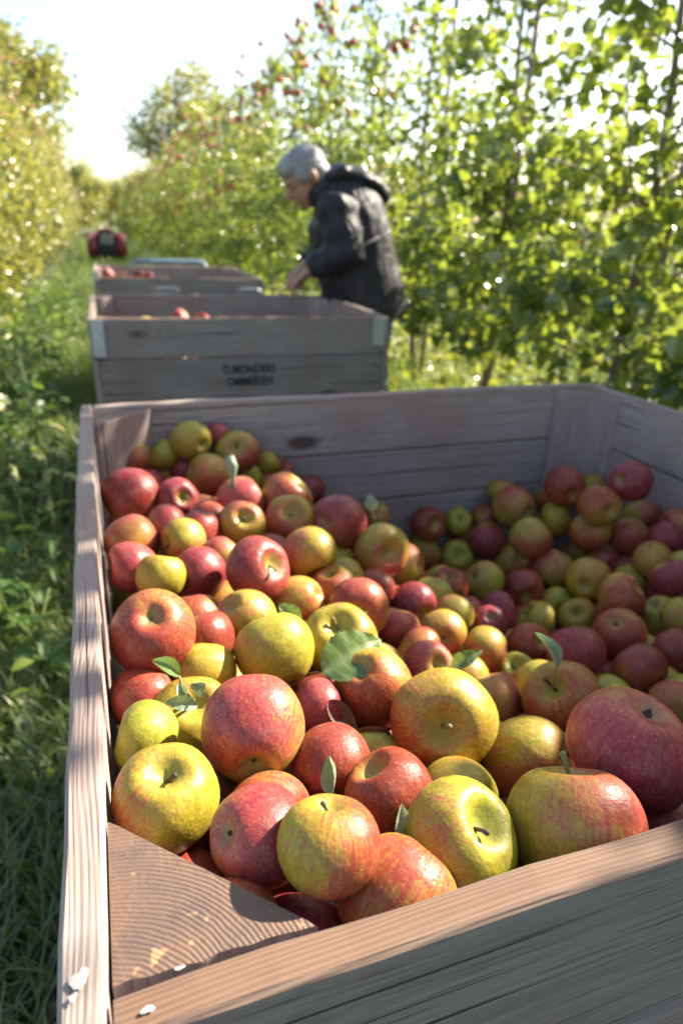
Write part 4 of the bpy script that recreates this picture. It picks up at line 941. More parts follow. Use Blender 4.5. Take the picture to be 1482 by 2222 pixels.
LABR = ['apple tree row on the right, its stem and stake rising nearest beyond the front crate', 'second apple tree on the right, its dark stem bare low down',
        'third stem from the right picture edge in the right tree row', 'apple tree just right behind the bending man', 'apple tree with red fruit right above the bending man',
        'apple tree with many red fruits left above the bending man', 'apple tree with red tops halfway along the right row']
GR, GL = 'apple trees of the right row', 'apple trees of the left row'
XR = 2.5; ys = [2.57, 3.80, 5.05, 6.30, 7.55, 8.80, 10.05]
for k, y in enumerate(ys):
    tt = make_tree(XR+random.uniform(-.04, .04), y, 3.2-.05*(k % 3), 100+k, .78 if k else .9, 3400 if k < 2 else 4000, LABR[k], GR, M_LEAF, [9, 9, 16, 22, 26, 30, 30][k], LIT if y < 6 else None, .078 if k < 2 else .062, zmin=2.2)
    if k == 0: NEAR = tt
for k, y in enumerate([1.32, .07, -1.18, -2.43, -3.7]):  # unseen row trees, made taller and denser to shade the crate
    make_tree(XR, y, 3.6, 200+k, .85, 9000, ['tree of the right row standing level with the front crate', 'tree of the right row level with the viewer', 'first tree of the right row behind the viewer', 'second tree of the right row behind the viewer', 'third tree of the right row behind the viewer'][k], GR, M_LEAF, 3, LIT, .085)
# copies along the rows
protoR = [make_tree(XR, 11.3+1.25*k, 3.1+.12*(k % 2), 300+k, .75, 2900, 'apple tree with red fruit in the blurred stretch of the right row', GR, M_LEAF, 34, None, .068, zmin=1.4, joined=True, low=.15) for k in range(5)]
r = random.Random(5)
for k in range(5, 42):
    c = copy_tree(protoR[k % 5]); c.location = (XR+r.uniform(-.1, .1), 11.3+1.25*k, 0); c.rotation_euler = (0, 0, r.uniform(0, 6.28)); s = r.uniform(.92, 1.04); c.scale = (1.2, 1.2, s)
    if k > 8: c['label'] = 'far apple tree towards the end of the right row'
XL = -1.45
protoL = []
LABL = ['leafy apple tree of the left row beside the second crate at the picture edge', 'sunlit apple tree of the left row just beyond the one at the picture edge', 'yellowing apple tree of the left row level with the farthest crate']
for k, y in enumerate([2.6, 3.85, 5.1, 6.35, 7.6, 8.85]):
    t = make_tree(XL, y, 2.7+.08*k, 400+k, .62, 3600, LABL[k] if k < 3 else 'yellow-green sunlit apple tree in the left row', GL, M_LEAF if k < 2 else M_LEAF_AUT, 16, None, .070, zmin=1.4, low=.2); protoL.append(t)
for k in range(6, 46):
    c = copy_tree(protoL[2+k % 4]); c.location = (XL+r.uniform(-.1, .1), 2.6+1.25*k, 0); c.rotation_euler = (0, 0, r.uniform(0, 6.28)); s = r.uniform(1.08, 1.28); c.scale = (1, 1, s)
    c['label'] = 'yellow-green sunlit apple tree in the left row' if k < 14 else 'far apple tree towards the end of the left row'
# rows behind the right row
for row, X2 in enumerate((6.1, 9.7)):
    for k in range(26 if row == 0 else 22):
        c = copy_tree(protoR[(k*2+row) % 5]); c.location = (X2+r.uniform(-.1, .1), (.8 if row == 0 else 4.)+1.3*k, 0); c.rotation_euler = (0, 0, r.uniform(0, 6.28)); c.scale = (1, 1, r.uniform(.68, .85))
        c['label'] = 'apple tree in the %s row behind the right one, seen through its leaves' % ('next' if row == 0 else 'second'); c['group'] = 'apple trees of the rows behind'

# stakes
for k, (y, dx) in enumerate(zip(ys[:5], (.05, -.05, .05, .04, .05))):
    top = 2.7 if k else 2.5
    me = tube_mesh('stake', [(0, 0, 0), (.02, .0, 1.2), (.05, .02, top)], [.021, .019, .017], 8); me.materials.append(M_STAKE)
    o = mesh_obj('stake', me, None, None, (XR+dx+.02, y-.05, 0)); tag(o, ['pale wooden stake beside the nearest right tree stem', 'wooden stake tied to the dark second stem on the right', 'stake beside the third stem from the right picture edge', 'thin stake in the tree just right behind the man', 'thin stake in the tree right above the man'][k], 'stake', 'stakes of the right tree row')
# an overhanging branch with large leaves reaching towards the crate, upper right
def near_branch(parent_loc, pts, n, seed, label):
    rs = np.random.RandomState(seed); pw = [Vector(q)-Vector(pts[0]) for q in pts]
    me = tube_mesh('limb', [tuple(q) for q in pw], list(np.linspace(.008, .0025, len(pts))), 7, (0, 1, .3)); me.materials.append(M_BARK)
    root = mesh_obj('limb', me, None, NEAR, tuple(Vector(pts[0])-NEAR.location)); root['label'] = label
    for k in range(n):
        u = (k+rs.rand())/n*(len(pw)-1); i = min(len(pw)-2, int(u)); b = pw[i].lerp(pw[i+1], u-i)
        d = Vector(rs.normal(size=3))*.6+(pw[i+1]-pw[i]).normalized()*.5+Vector((0, 0, -.15)); d.normalize(); Ln = rs.uniform(.065, .105)
        leaf_blade('leaf', b+d*.015, b+d*(Ln+.015), Ln*.58, Vector(rs.normal(size=3))+Vector((0, 0, .8)), M_LEAF, root, rs.uniform(-.1, .2), .2, False, k, 6)
    return root
near_branch(None, [(2.45, 2.5, RZ+.35), (2.2, 2.3, RZ+.42), (2.0, 2.15, RZ+.55), (1.86, 2.05, RZ+.72), (1.78, 2.0, RZ+.86)], 26, 1, 'upper branch of large backlit leaves at the top right')
near_branch(None, [(2.48, 2.3, RZ-.05), (2.25, 2.1, RZ+.05), (2.05, 1.95, RZ+.12), (1.92, 1.9, RZ+.14), (1.82, 1.86, RZ+.12)], 20, 2, 'bare-stemmed branch with large green leaves in the middle right')
near_branch(None, [(2.45, 1.6, RZ-.25), (2.2, 1.7, RZ-.1), (2.02, 1.85, RZ-.03), (1.86, 1.95, RZ-.02)], 18, 3, 'low branch with bright green leaves just above the right crate rim')
near_branch(None, [(2.45, 2.2, RZ+.9), (2.3, 2.1, RZ+.95), (2.15, 2.0, RZ+1.0), (2.02, 1.95, RZ+1.02)], 20, 4, 'topmost branch cut by the upper right picture corner')

# big airy trees beyond the orchard
def big_tree(x, y, H, R0, seed, label, dens=1.0, lo=.28):
    rs = np.random.RandomState(seed); root = empty('broadleaf_tree', (x, y, 0)); tag(root, label, 'tree', 'tall trees beyond the orchard')
    pts = [(0, 0, 0), (.15, 0, H*.25), (-.1, .1, H*.5), (.1, 0, H*.8), (0, 0, H*.95)]
    me = tube_mesh('trunk', pts, [.28, .22, .16, .08, .03], 8); me.materials.append(M_BARK); mesh_obj('trunk', me, None, root)
    bm = bmesh.new(); P = []
    for k in range(26):
        h = H*rs.uniform(lo, .9); a = rs.uniform(0, 6.28); Ln = R0*rs.uniform(.5, 1.05)*(1-.5*abs(h/H-.55)); e = np.array([math.cos(a)*Ln, math.sin(a)*Ln, h+Ln*rs.uniform(.1, .6)])
        loft(bm, [(0, 0, h), tuple(e*[.5, .5, 1]+[0, 0, -(e[2]-h)*.4]), tuple(e)], [.07, .045, .015], 5, (0, .1, 1))
        m_ = int(110*dens); c = e+rs.normal(size=(m_, 3))*[.5, .5, .38]; P.append(c); P.append(e*[.6, .6, 1]+[0, 0, -(e[2]-h)*.3]+rs.normal(size=(m_//2, 3))*[.4, .4, .3])
    me = bm_mesh(bm, 'branches'); me.materials.append(M_BARK); mesh_obj('branches', me, None, root)
    P = np.vstack(P); D = rs.normal(size=P.shape); mesh_obj('crown', leaves_mesh('crown', P, D, rs.uniform(.14, .28, len(P)), rs), M_LEAF_AUT, root)
big_tree(5.4, 48, 9.6, 3.2, 1, 'airy tall tree above the end of the right row')
big_tree(9.5, 50, 8.0, 2.6, 2, 'lower airy tree further right above the right row')
big_tree(-2.6, 40, 9.4, 2.6, 3, 'airy tall tree leaning over the left row')
big_tree(-7.0, 40, 10.2, 3.0, 4, 'tall tree behind the left row at the picture edge')
big_tree(-1.5, 75, 4.2, 3.2, 5, 'small round tree closing the end of the orchard alley', 3., .03)
big_tree(1.8, 90, 4.5, 3.6, 6, 'dark shrub-like tree at the far end of the orchard alley', 3., .03)

# ------------------------------------------------------------ grass
def grass_mesh(pos, h, rs, wid=.0028):
    n = len(pos); a = rs.uniform(0, 6.28, n); lean = rs.uniform(.15, 1.0, n); d = np.c_[np.cos(a), np.sin(a), np.zeros(n)]; s = np.c_[-np.sin(a), np.cos(a), np.zeros(n)]
    V = []
    for f in (0, .38, .72, 1.0):
        c = pos+d*(h*lean*f**2)[:, None]; c = c+np.c_[np.zeros(n), np.zeros(n), h*f*(1-.35*lean*f)]
        w_ = wid*(1-f*.85)*(1+h*4)
        if f < 1: V.append(c-s*w_[:, None]); V.append(c+s*w_[:, None])
        else: V.append(c)
    V = np.stack(V, 1); F_ = np.array([(0, 1, 3), (0, 3, 2), (2, 3, 5), (2, 5, 4), (4, 5, 6)])
    return np_mesh('grass', V.reshape(-1, 3), (F_[None]+(np.arange(n)*7)[:, None, None]).reshape(-1, 3), True)
rs = np.random.RandomState(9)
def patch(n, x0, x1, y0, y1, h0, h1, avoid=True):
    P = np.c_[rs.uniform(x0, x1, n), y0+(y1-y0)*rs.rand(n)**1.35, np.full(n, -.03)]
    if avoid:
        k = ~((P[:, 0] > -.01) & (P[:, 0] < 1.3) & (P[:, 1] < 5.4)); P = P[k]
    return P, rs.uniform(h0, h1, len(P))
A_ = [patch(26000, -1.1, .0, -.2, 3.2, .05, .17), patch(20000, -1.7, 0.02, 3, 12, .08, .26), patch(9000, 1.27, 2.2, 0, 6, .05, .2), patch(26000, 2.0, 7, 1.5, 11, .1, .32), patch(12000, -.8, 2.3, 5.4, 16, .1, .3), patch(9000, -.8, 2.4, 15, 40, .15, .4), patch(2500, 0.0, 1.2, 1.2, 2.3, .05, .15, False)]
P = np.vstack([a[0] for a in A_]); H_ = np.concatenate([a[1] for a in A_])
g = mesh_obj('grass', grass_mesh(P, H_, rs), M_GRASS); tag(g, 'rough green grass between and under the tree rows', 'grass', kind='stuff')
# low broad-leaved ground cover on the left verge
n = 6500; P = np.c_[-.22-rs.rand(n)**.8*1.25, 1.0+rs.rand(n)*9.5, rs.rand(n)**1.6*.34-.01]; k = P[:, 0] < -.12-.05*np.sin(P[:, 1]*3); P = P[k]
D = rs.normal(size=P.shape); D[:, 2] = np.abs(D[:, 2])*.3
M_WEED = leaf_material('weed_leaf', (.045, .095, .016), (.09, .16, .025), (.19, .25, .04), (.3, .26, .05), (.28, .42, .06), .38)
g = mesh_obj('ground_cover', leaves_mesh('ground_cover', P, D, rs.uniform(.04, .09, len(P)), rs, wide=.5), M_WEED); tag(g, 'low broad-leaved weeds spreading along the left verge', 'weeds', kind='stuff')
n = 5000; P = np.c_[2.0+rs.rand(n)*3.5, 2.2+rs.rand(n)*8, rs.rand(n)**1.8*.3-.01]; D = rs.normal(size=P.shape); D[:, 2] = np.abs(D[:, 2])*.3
g = mesh_obj('ground_cover', leaves_mesh('ground_cover', P, D, rs.uniform(.04, .09, len(P)), rs, wide=.5), leaf_material('weed_leaf_sunlit', (.07, .11, .015), (.15, .19, .02), (.26, .27, .03), (.4, .33, .05), (.55, .55, .06), .4)); tag(g, 'yellow-green weeds under the right tree row', 'weeds', kind='stuff')  # lit copy of the weed leaf: sunlight put into the paler, yellower colours
# taller single weeds: persicaria-like plants and foxtail grasses
def weed_plant(x, y, H, seed, label, foxtail=False):
    rr = np.random.RandomState(seed); root = empty('foxtail_grass' if foxtail else 'weed_plant', (x, y, -.02)); tag(root, label, 'plant', 'tall weeds on the left verge')
    for s_ in range(4 if foxtail else 3):
        a = rr.uniform(0, 6.28); b = rr.uniform(.05, .16); hh = H*rr.uniform(.75, 1.05)
        pts = [Vector((0, 0, 0)), Vector((math.cos(a)*b*.3, math.sin(a)*b*.3, hh*.5)), Vector((math.cos(a)*b, math.sin(a)*b, hh))]
        me = tube_mesh('stem', [tuple(q) for q in pts], [.0035, .003, .0015], 6); me.materials.append(M_GRASSSTEM); mesh_obj('stem', me, None, root)
        if foxtail:
            e = pts[-1]; d = Vector((math.cos(a+.4), math.sin(a+.4), 0))
            q = [e, e+d*.015+Vector((0, 0, .02)), e+d*.04+Vector((0, 0, .022)), e+d*.06+Vector((0, 0, .005)), e+d*.066+Vector((0, 0, -.012))]
            me = tube_mesh('seed_head', [tuple(v) for v in q], [.002, .0065, .0075, .006, .001], 8, (0, 1, .2)); me.materials.append(M_SEED); mesh_obj('seed_head', me, None, root)
        for k in range(3 if foxtail else 8):
            f = rr.uniform(.2, .98); b0 = pts[0].lerp(pts[1], f*2) if f < .5 else pts[1].lerp(pts[2], f*2-1)
            aa = rr.uniform(0, 6.28); L_ = rr.uniform(.10, .16) if foxtail else rr.uniform(.06, .11)
            d = Vector((math.cos(aa), math.sin(aa), rr.uniform(-.1, .5))).normalized()
            leaf_blade('leaf', b0, b0+d*L_, L_*(.11 if foxtail else .30), (0, 0, 1), M_WEED, root, rr.uniform(.05, .2), .2, False, k, 6)
M_GRASSSTEM = simple('weed_stem', (.14, .17, .05), .6, 0, .3, 40); M_SEED = simple('foxtail_seed', (.30, .30, .12), .8, 0, .5, 400, .8)
WP = [(-.23, 1.66, .20, 0, 'short bright weed low at the left picture edge, nearest the viewer'), (-.30, 1.72, .28, 0, 'weed with narrow pale leaves cut by the left picture edge'), (-.20, 1.86, .34, 0, 'yellow-tipped weed left of the front crate corner'),
      (-.27, 1.98, .44, 1, 'foxtail grass with arching pale seed heads left of the front crate'), (-.19, 2.14, .42, 1, 'second foxtail clump, closer to the front crate corner'), (-.30, 2.25, .50, 1, 'tallest foxtail clump at the left picture edge'),
      (-.17, 2.45, .40, 0, 'leafy weed between the front and the second crate'), (-.30, 2.6, .52, 0, 'dark broad-leaved weed behind the foxtails'), (-.24, 3.15, .40, 0, 'weed beside the second crate'),
      (-.36, 3.7, .52, 0, 'weed with a reddish stalk at the foot of the left row'), (-.42, 4.6, .45, 0, 'weed beside the far part of the second crate'), (-.5, 5.4, .5, 0, 'tall weed level with the farthest crate'), (-.17, 1.52, .15, 0, 'small leafy weed in the grass close to the front crate wall')]
for k, (x, y, h, fx, lb) in enumerate(WP): weed_plant(x, y, h, 30+k, lb, bool(fx))
# ------------------------------------------------------------ the man
def Y3(u, v, Yp=3.15):
    d = CF + CR*((u-741)/1447.3) - CU*((v-1111)/1447.3); return CAM+d*((Yp-CAM.y)/d.y)
person = empty('person', (1.30, 3.2, 0)); PB = Vector((1.30, 3.2, 0))
tag(person, 'grey-haired man in a dark hooded rain jacket bending towards the crates', 'person')
def lp(u, v, Yp): return Y3(u, v, Yp)-PB
def voxel(o, size, smooth=6, fac=.5):
    md = o.modifiers.new('remesh', 'REMESH'); md.mode = 'VOXEL'; md.voxel_size = size; md.use_smooth_shade = True
    ms = o.modifiers.new('smooth', 'SMOOTH'); ms.iterations = smooth; ms.factor = fac
def skin_mat():
    t = NT('skin'); tc = t.n('TexCoord').outputs['Object']; n = t.noise(tc, 30, 4)
    t.set(t.p.inputs['Base Color'], t.mix(n, (.33, .16, .10), (.45, .24, .16))); t.p.inputs['Roughness'].default_value = .5; t.p.inputs['Subsurface Weight'].default_value = .1
    t.p.inputs['Subsurface Scale'].default_value = .01; return t.m
M_SKIN = skin_mat()
YC = 3.16
hc = lp(664, 383, YC)                                    # head centre
tilt = math.radians(36)                                   # looking down to the left
RT = Matrix.Rotation(-tilt, 3, 'Y')
def H(x, y, z): return hc + RT @ Vector((x, y, z))        # head frame: -x is the face, z up
bm = bmesh.new()
ell(bm, H(.012, 0, .022), (.098, .076, .098), RT, 28, 20)        # skull
ell(bm, H(-.045, 0, -.045), (.058, .058, .075), RT)               # face
ell(bm, H(-.050, 0, -.098), (.040, .040, .026), RT)               # chin
ell(bm, H(-.010, 0, -.075), (.062, .055, .050), RT)               # jaw
loft(bm, [H(-.098, 0, .012), H(-.120, 0, -.022), H(-.112, 0, -.034), H(-.09, 0, -.036)], [.008, .015, .014, .006], 10)   # nose
ell(bm, H(-.088, 0, .028), (.018, .05, .012), RT)                 # brow
ell(bm, H(-.099, 0, -.062), (.010, .024, .007), RT); ell(bm, H(-.096, 0, -.074), (.010, .021, .007), RT)   # lips
for s in (-1, 1):
    ell(bm, H(.012, s*.078, -.012), (.018, .009, .032), RT); ell(bm, H(.016, s*.086, -.004), (.012, .006, .020), RT)
    ell(bm, H(-.082, s*.034, .004), (.012, .016, .010), RT)      # eyelids
loft(bm, [H(.02, 0, -.04), lp(690, 400, YC), lp(712, 425, YC), lp(730, 450, YC)], [(.055, .058), (.06, .062), (.075, .075), (.10, .09)], 14)
# trunk, hips and legs under the clothes
loft(bm, [lp(725, 430, YC), lp(745, 480, YC), lp(770, 550, YC), lp(795, 620, YC)], [(.15, .09), (.17, .11), (.15, .10), (.15, .11)], 16)
hip = lp(800, 625, YC)
for s in (-1, 1):
    a = hip+Vector((.0, s*.09, 0)); kn = Vector((.10+.05*s, s*.10+.0, .50)); an = Vector((.08+.10*s, s*.11, .09))
    loft(bm, [a+Vector((0, 0, .05)), a.lerp(kn, .5), kn, kn.lerp(an, .4), an], [.095, .085, .062, .058, .040], 14)
    ell(bm, an+Vector((-.05, 0, -.045)), (.12, .045, .04))
# arms: shoulder, elbow, wrist
SH = [lp(722, 428, YC-.19), lp(722, 428, YC+.19)]; EL = [lp(752, 540, YC-.24), lp(742, 540, YC+.22)]; WR = [lp(668, 588, YC-.16), lp(660, 575, YC+.10)]
for a, b, c in zip(SH, EL, WR): loft(bm, [a, a.lerp(b, .5), b, b.lerp(c, .5), c], [.055, .048, .042, .038, .027], 12)
# hands: palm, four fingers and a thumb, fingers slightly curled
def hand(wr, d, side):
    d = d.normalized(); up = Vector((0, 0, 1)); s_ = d.cross(up).normalized(); n_ = s_.cross(d)
    loft(bm, [wr, wr+d*.035, wr+d*.075, wr+d*.09], [(.024, .018), (.036, .017), (.040, .015), (.036, .012)], 12, axis=tuple(s_))
    for k, L_ in enumerate((.068, .078, .073, .056)):
        b = wr+d*.082+s_*(.030-.020*k); q = [b, b+d*L_*.4-n_*.008, b+d*L_*.7-n_*.026, b+d*L_*.82-n_*.048]
        loft(bm, q, [.0095, .009, .0082, .006], 8, axis=tuple(s_))
    b = wr+d*.025+s_*.030*side; loft(bm, [b, b+d*.03+s_*.022*side-n_*.01, b+d*.055+s_*.026*side-n_*.02, b+d*.072+s_*.02*side-n_*.026], [.013, .012, .010, .007], 8, axis=tuple(n_))
for w_, e_, sd_ in ((WR[0], EL[0], 1), (WR[1], EL[1], -1)): hand(w_, (w_-e_).normalized()*.75+Vector((-.15, 0, -.42)), sd_)
bmesh.ops.recalc_face_normals(bm, faces=bm.faces)
body = mesh_obj('body', bm_mesh(bm, 'body'), M_SKIN, person); voxel(body, .0055, 4)
# eyes
bm = bmesh.new()
for s in (-1, 1): ell(bm, H(-.089, s*.034, .002), (.008, .011, .006), RT, 10, 8)
mesh_obj('eyes', bm_mesh(bm, 'eyes'), simple('eye', (.06, .05, .05), .2), body)
# hair: short, grey, as a lumpy cap with strands
bm = bmesh.new(); rr = random.Random(4)
ell(bm, H(.022, 0, .040), (.099, .081, .088), RT, 28, 20); ell(bm, H(-.045, 0, .075), (.060, .062, .052), RT); ell(bm, H(.055, 0, -.015), (.062, .074, .062), RT)
for s in (-1, 1): ell(bm, H(-.012, s*.062, .02), (.045, .020, .036), RT)
hair = mesh_obj('hair', bm_mesh(bm, 'hair'), None, person); voxel(hair, .006, 5)
th_ = NT('grey_hair'); tc = th_.n('TexCoord').outputs['Object']; n_ = th_.noise(th_.vm('MULTIPLY', tc, (1, 1, .35)), 130, 4)
th_.set(th_.p.inputs['Base Color'], th_.mix(n_, (.16, .16, .17), (.42, .42, .43))); th_.p.inputs['Roughness'].default_value = .5; th_.set(th_.p.inputs['Normal'], th_.bump(n_, .8, .006)); hair.data.materials.append(th_.m)
# strands standing proud of the cap
V, Fz = [], []; rs = np.random.RandomState(2)
for k in range(1500):
    v = rs.normal(size=3); v /= np.linalg.norm(v)
    if v[2] < -.25 or (v[0] < -.55 and v[2] < .35): continue
    c = np.array(H(*(np.array([.015, 0, .045])+v*[.101, .083, .088]))); d = np.array(RT @ Vector(v))*.35+np.array([.3, 0, -.2])+rs.normal(size=3)*.35; d /= np.linalg.norm(d); s_ = np.cross(d, rs.normal(size=3)); s_ /= np.linalg.norm(s_)
    i = len(V); L_ = rs.uniform(.015, .03); V += [c-s_*.0012, c+s_*.0012, c+d*L_]; Fz.append((i, i+1, i+2))
mesh_obj('hair_strands', np_mesh('hs', V, Fz), th_.m, hair)

def cloth(name, col, rough, sc=30):
    t = NT(name); tc = t.n('TexCoord').outputs['Object']
    n = t.noise(t.vm('MULTIPLY', tc, (1, 1, .45)), 9, 3, .5, 1.2); n2 = t.noise(tc, 500, 2)
    t.set(t.p.inputs['Base Color'], t.mix(t.noise(tc, 6, 3), tuple(c*.85 for c in col), tuple(c*1.15 for c in col))); t.p.inputs['Roughness'].default_value = rough
    t.p.inputs['Specular IOR Level'].default_value = .22
    t.set(t.p.inputs['Normal'], t.bump(t.math('ADD', n, t.math('MULTIPLY', n2, .02)), .7, .05)); return t.m
M_JACKET = cloth('dark_rain_cloth', (.026, .027, .034), .5); M_JEANS = cloth('blue_denim', (.06, .09, .15), .85)
bm = bmesh.new()
def ring(u0, u1, v0, v1, ry):       # left and right profile points of one ring
    a, b = lp(u0, v0, YC), lp(u1, v1, YC); return (a+b)/2, (ry, (b-a).length/2)
R_ = [ring(664, 722, 438, 380, .075), ring(660, 752, 450, 376, .10), ring(664, 792, 462, 392, .175), ring(668, 820, 485, 430, .215), ring(676, 838, 530, 490, .225), ring(688, 852, 580, 560, .215), ring(702, 868, 640, 625, .22), ring(710, 876, 678, 660, .225), ring(714, 872, 696, 676, .215)]
loft(bm, [q[0] for q in R_], [q[1] for q in R_], 28)
# sleeves with bunched folds
for a, b, c, s in zip(SH, EL, WR, (-1, 1)):
    P_ = [a+Vector((.02, 0, .0)), a.lerp(b, .22), a.lerp(b, .45), a.lerp(b, .70), a.lerp(b, .86), b+Vector((.01, 0, -.01)), b.lerp(c, .18), b.lerp(c, .38), b.lerp(c, .58), b.lerp(c, .78), b.lerp(c, .93)]
    loft(bm, P_, [.085, .098, .088, .090, .082, .088, .078, .074, .062, .066, .056], 16)
# collar
cl = [lp(668, 440, YC), lp(684, 412, YC), lp(705, 388, YC)]
loft(bm, [lp(700, 425, YC), lp(690, 408, YC), lp(684, 398, YC)], [(.105, .088), (.100, .088), (.094, .082)], 24)
bmesh.ops.recalc_face_normals(bm, faces=bm.faces)
jk = mesh_obj('jacket', bm_mesh(bm, 'jacket'), M_JACKET, person); voxel(jk, .010, 5)
tx = bpy.data.textures.new('folds', 'CLOUDS'); tx.noise_scale = .13; tx.noise_depth = 2
dm = jk.modifiers.new('folds', 'DISPLACE'); dm.texture = tx; dm.strength = .011; dm.mid_level = .5
# hood hanging on the back
bm = bmesh.new()
loft(bm, [lp(700, 388, YC), lp(728, 376, YC), lp(765, 386, YC), lp(800, 402, YC), lp(830, 428, YC), lp(838, 440, YC)], [(.10, .03), (.15, .045), (.165, .055), (.14, .055), (.085, .045), (.03, .02)], 20)
bmesh.ops.recalc_face_normals(bm, faces=bm.faces)
hd = mesh_obj('hood', bm_mesh(bm, 'hood'), M_JACKET, jk); voxel(hd, .010, 4); dm = hd.modifiers.new('folds', 'DISPLACE'); dm.texture = tx; dm.strength = .02
# light grey piping across the back and a vertical zip flap
def surf_pt(u, v, yy): return lp(u, v, yy)
pp = [(775, 545, YC-.232), (790, 532, YC-.236), (812, 520, YC-.222), (832, 508, YC-.185), (846, 500, YC-.13)]
me = tube_mesh('piping', [tuple(lp(*q)) for q in pp], [.006]*5, 8); me.materials.append(simple('light_piping', (.17, .175, .20), .5)); mesh_obj('piping', me, None, jk)
# jeans and shoes
bm = bmesh.new()
loft(bm, [hip+Vector((0, 0, .12)), hip, hip+Vector((.02, 0, -.12))], [(.19, .135), (.195, .14), (.18, .13)], 20)
for s in (-1, 1):
    a = hip+Vector((.0, s*.09, 0)); kn = Vector((.10+.05*s, s*.10, .50)); an = Vector((.08+.10*s, s*.11, .09))
    loft(bm, [a, a.lerp(kn, .5), kn, kn.lerp(an, .4), an], [.112, .102, .082, .078, .072], 16)
bmesh.ops.recalc_face_normals(bm, faces=bm.faces)
je = mesh_obj('jeans', bm_mesh(bm, 'jeans'), M_JEANS, person); voxel(je, .012, 4)
for s in (-1, 1):
    an = Vector((.08+.10*s, s*.11, .09)); bm = bmesh.new(); ell(bm, an+Vector((-.055, 0, -.04)), (.145, .055, .050)); loft(bm, [an+Vector((0, 0, -.05)), an+Vector((0, 0, .03))], [.06, .055], 12)
    ob = mesh_obj('shoe', bm_mesh(bm, 'shoe'), simple('boot_leather', (.04, .03, .025), .6), person); voxel(ob, .008, 3)

# ------------------------------------------------------------ small red orchard tractor
tr = empty('tractor', (.30, 20.0, 0)); tag(tr, 'small red tractor standing in the alley beyond the crates', 'tractor')
M_RED = simple('red_paint', (.19, .014, .022), .4, 0, .1, 8); M_TYRE = simple('tyre_rubber', (.02, .02, .02), .85, 0, .3, 60, .3); M_DARK = simple('engine_parts', (.035, .035, .035), .6, .3, .4, 15); M_GREYP = simple('grey_panel', (.22, .24, .24), .5, 0, .2, 20)
def wheel(x, y, r0, wd):
    bm = bmesh.new(); n = 36
    prof = [(-wd/2, r0*.62), (-wd/2, r0*.90), (-wd*.38, r0*.97), (0, r0), (wd*.38, r0*.97), (wd/2, r0*.90), (wd/2, r0*.62)]
    rings = [[bm.verts.new((px_, math.cos(2*math.pi*k/n)*(rr_+(.018 if (k % 3 == 0 and rr_ > r0*.95) else 0)), math.sin(2*math.pi*k/n)*(rr_+(.018 if (k % 3 == 0 and rr_ > r0*.95) else 0)))) for px_, rr_ in prof] for k in range(n)]
    for k in range(n):
        for j in range(len(prof)-1): bm.faces.new((rings[k][j], rings[(k+1) % n][j], rings[(k+1) % n][j+1], rings[k][j+1]))
    w_ = mesh_obj('wheel', bm_mesh(bm, 'tyre'), M_TYRE, tr, (x, y, r0))
    bm = bmesh.new(); q = bmesh.ops.create_cone(bm, cap_ends=True, segments=24, radius1=r0*.63, radius2=r0*.63, depth=wd*.5)['verts']; bmesh.ops.rotate(bm, verts=q, cent=(0, 0, 0), matrix=Matrix.Rotation(math.pi/2, 3, 'Y'))
    q = bmesh.ops.create_cone(bm, cap_ends=True, segments=16, radius1=r0*.2, radius2=r0*.15, depth=wd*.8)['verts']; bmesh.ops.rotate(bm, verts=q, cent=(0, 0, 0), matrix=Matrix.Rotation(math.pi/2, 3, 'Y'))
    mesh_obj('rim', bm_mesh(bm, 'rim', False), M_GREYP, w_)
for s in (-1, 1): wheel(s*.37, 0, .34, .20); wheel(s*.33, 1.25, .23, .14)
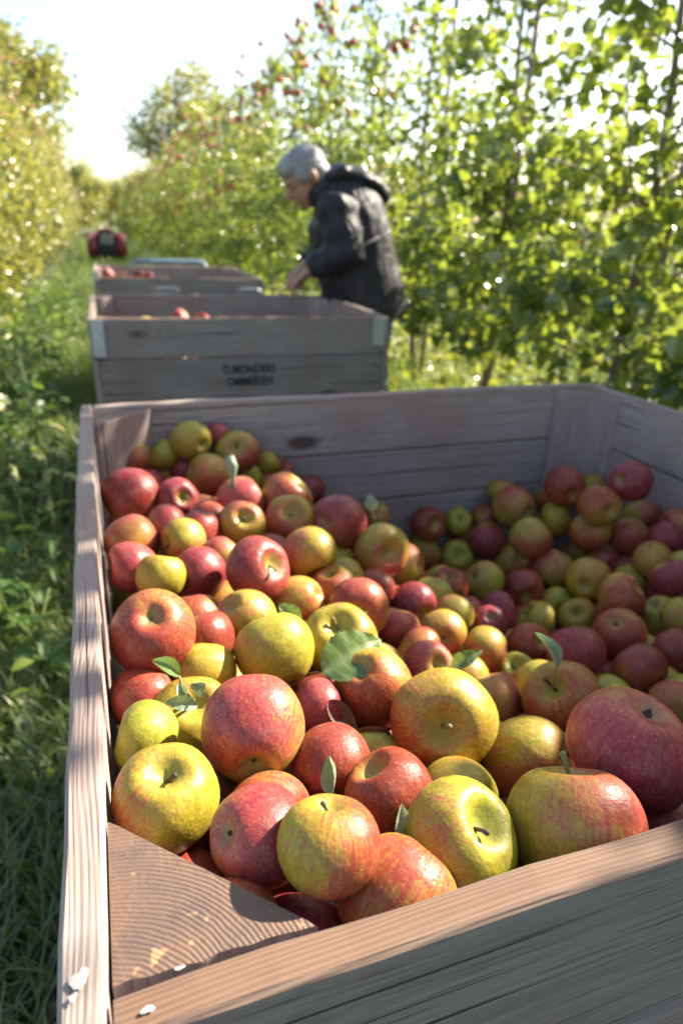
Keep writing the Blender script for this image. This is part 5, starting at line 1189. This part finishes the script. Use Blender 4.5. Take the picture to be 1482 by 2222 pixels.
for s in (-1, 1):      # round fenders over the rear wheels
    bm = bmesh.new(); n = 12; rings = []
    for k in range(n+1):
        a = math.radians(-15+200*k/n); rings.append([bm.verts.new((s*x_, -math.cos(a)*r_, .34+math.sin(a)*r_)) for x_, r_ in ((.24, .40), (.50, .40), (.50, .37), (.24, .37))])
    for a, b in zip(rings, rings[1:]):
        for k in range(4): bm.faces.new((a[k], a[(k+1) % 4], b[(k+1) % 4], b[k]))
    bm.faces.new(rings[0]); bm.faces.new(rings[-1][::-1]); bmesh.ops.recalc_face_normals(bm, faces=bm.faces)
    f = mesh_obj('fender', bm_mesh(bm, 'fender'), M_RED, tr)
    bm = bmesh.new(); add_box(bm, (s*.44, -.36, .64), (.06, .03, .09), .008); mesh_obj('tail_lamp', bm_mesh(bm, 'lamp'), simple('amber_lamp', (.75, .55, .3), .3), f)
def part(name, boxes, mat, bev=.01):
    bm = bmesh.new()
    for c, s_ in boxes: add_box(bm, c, s_, bev)
    return mesh_obj(name, bm_mesh(bm, name, False), mat, tr)
part('chassis', [((0, .4, .40), (.34, 1.7, .20)), ((0, -.30, .27), (.50, .14, .30)), ((-.12, -.42, .30), (.04, .25, .04)), ((.12, -.42, .30), (.04, .25, .04))], M_DARK)
part('panel', [((0, -.33, .60), (.34, .05, .30)), ((0, -.36, .60), (.28, .02, .24)), ((0, -.30, .42), (.42, .05, .05))], M_GREYP, .015)
bm = bmesh.new(); loft(bm, [(0, .05, .66), (0, .25, .70), (0, .9, .70), (0, 1.5, .64), (0, 1.58, .58)], [(.10, .10), (.21, .17), (.20, .17), (.17, .15), (.10, .08)], 16, axis=(1, 0, 0)); mesh_obj('hood', bm_mesh(bm, 'hood'), M_RED, tr)
bm = bmesh.new(); ell(bm, (0, -.12, .74), (.24, .16, .10)); ell(bm, (0, -.26, .80), (.22, .05, .08)); mesh_obj('seat', bm_mesh(bm, 'seat'), M_RED, tr)
bm = bmesh.new(); ell(bm, (0, .10, .60), (.30, .28, .26)); add_box(bm, (0, .05, .50), (.62, .30, .22), .04); mesh_obj('bodywork', bm_mesh(bm, 'bodywork'), M_RED, tr)
part('steering_column', [((0, .18, .78), (.05, .05, .14))], M_DARK)

sc_check = None
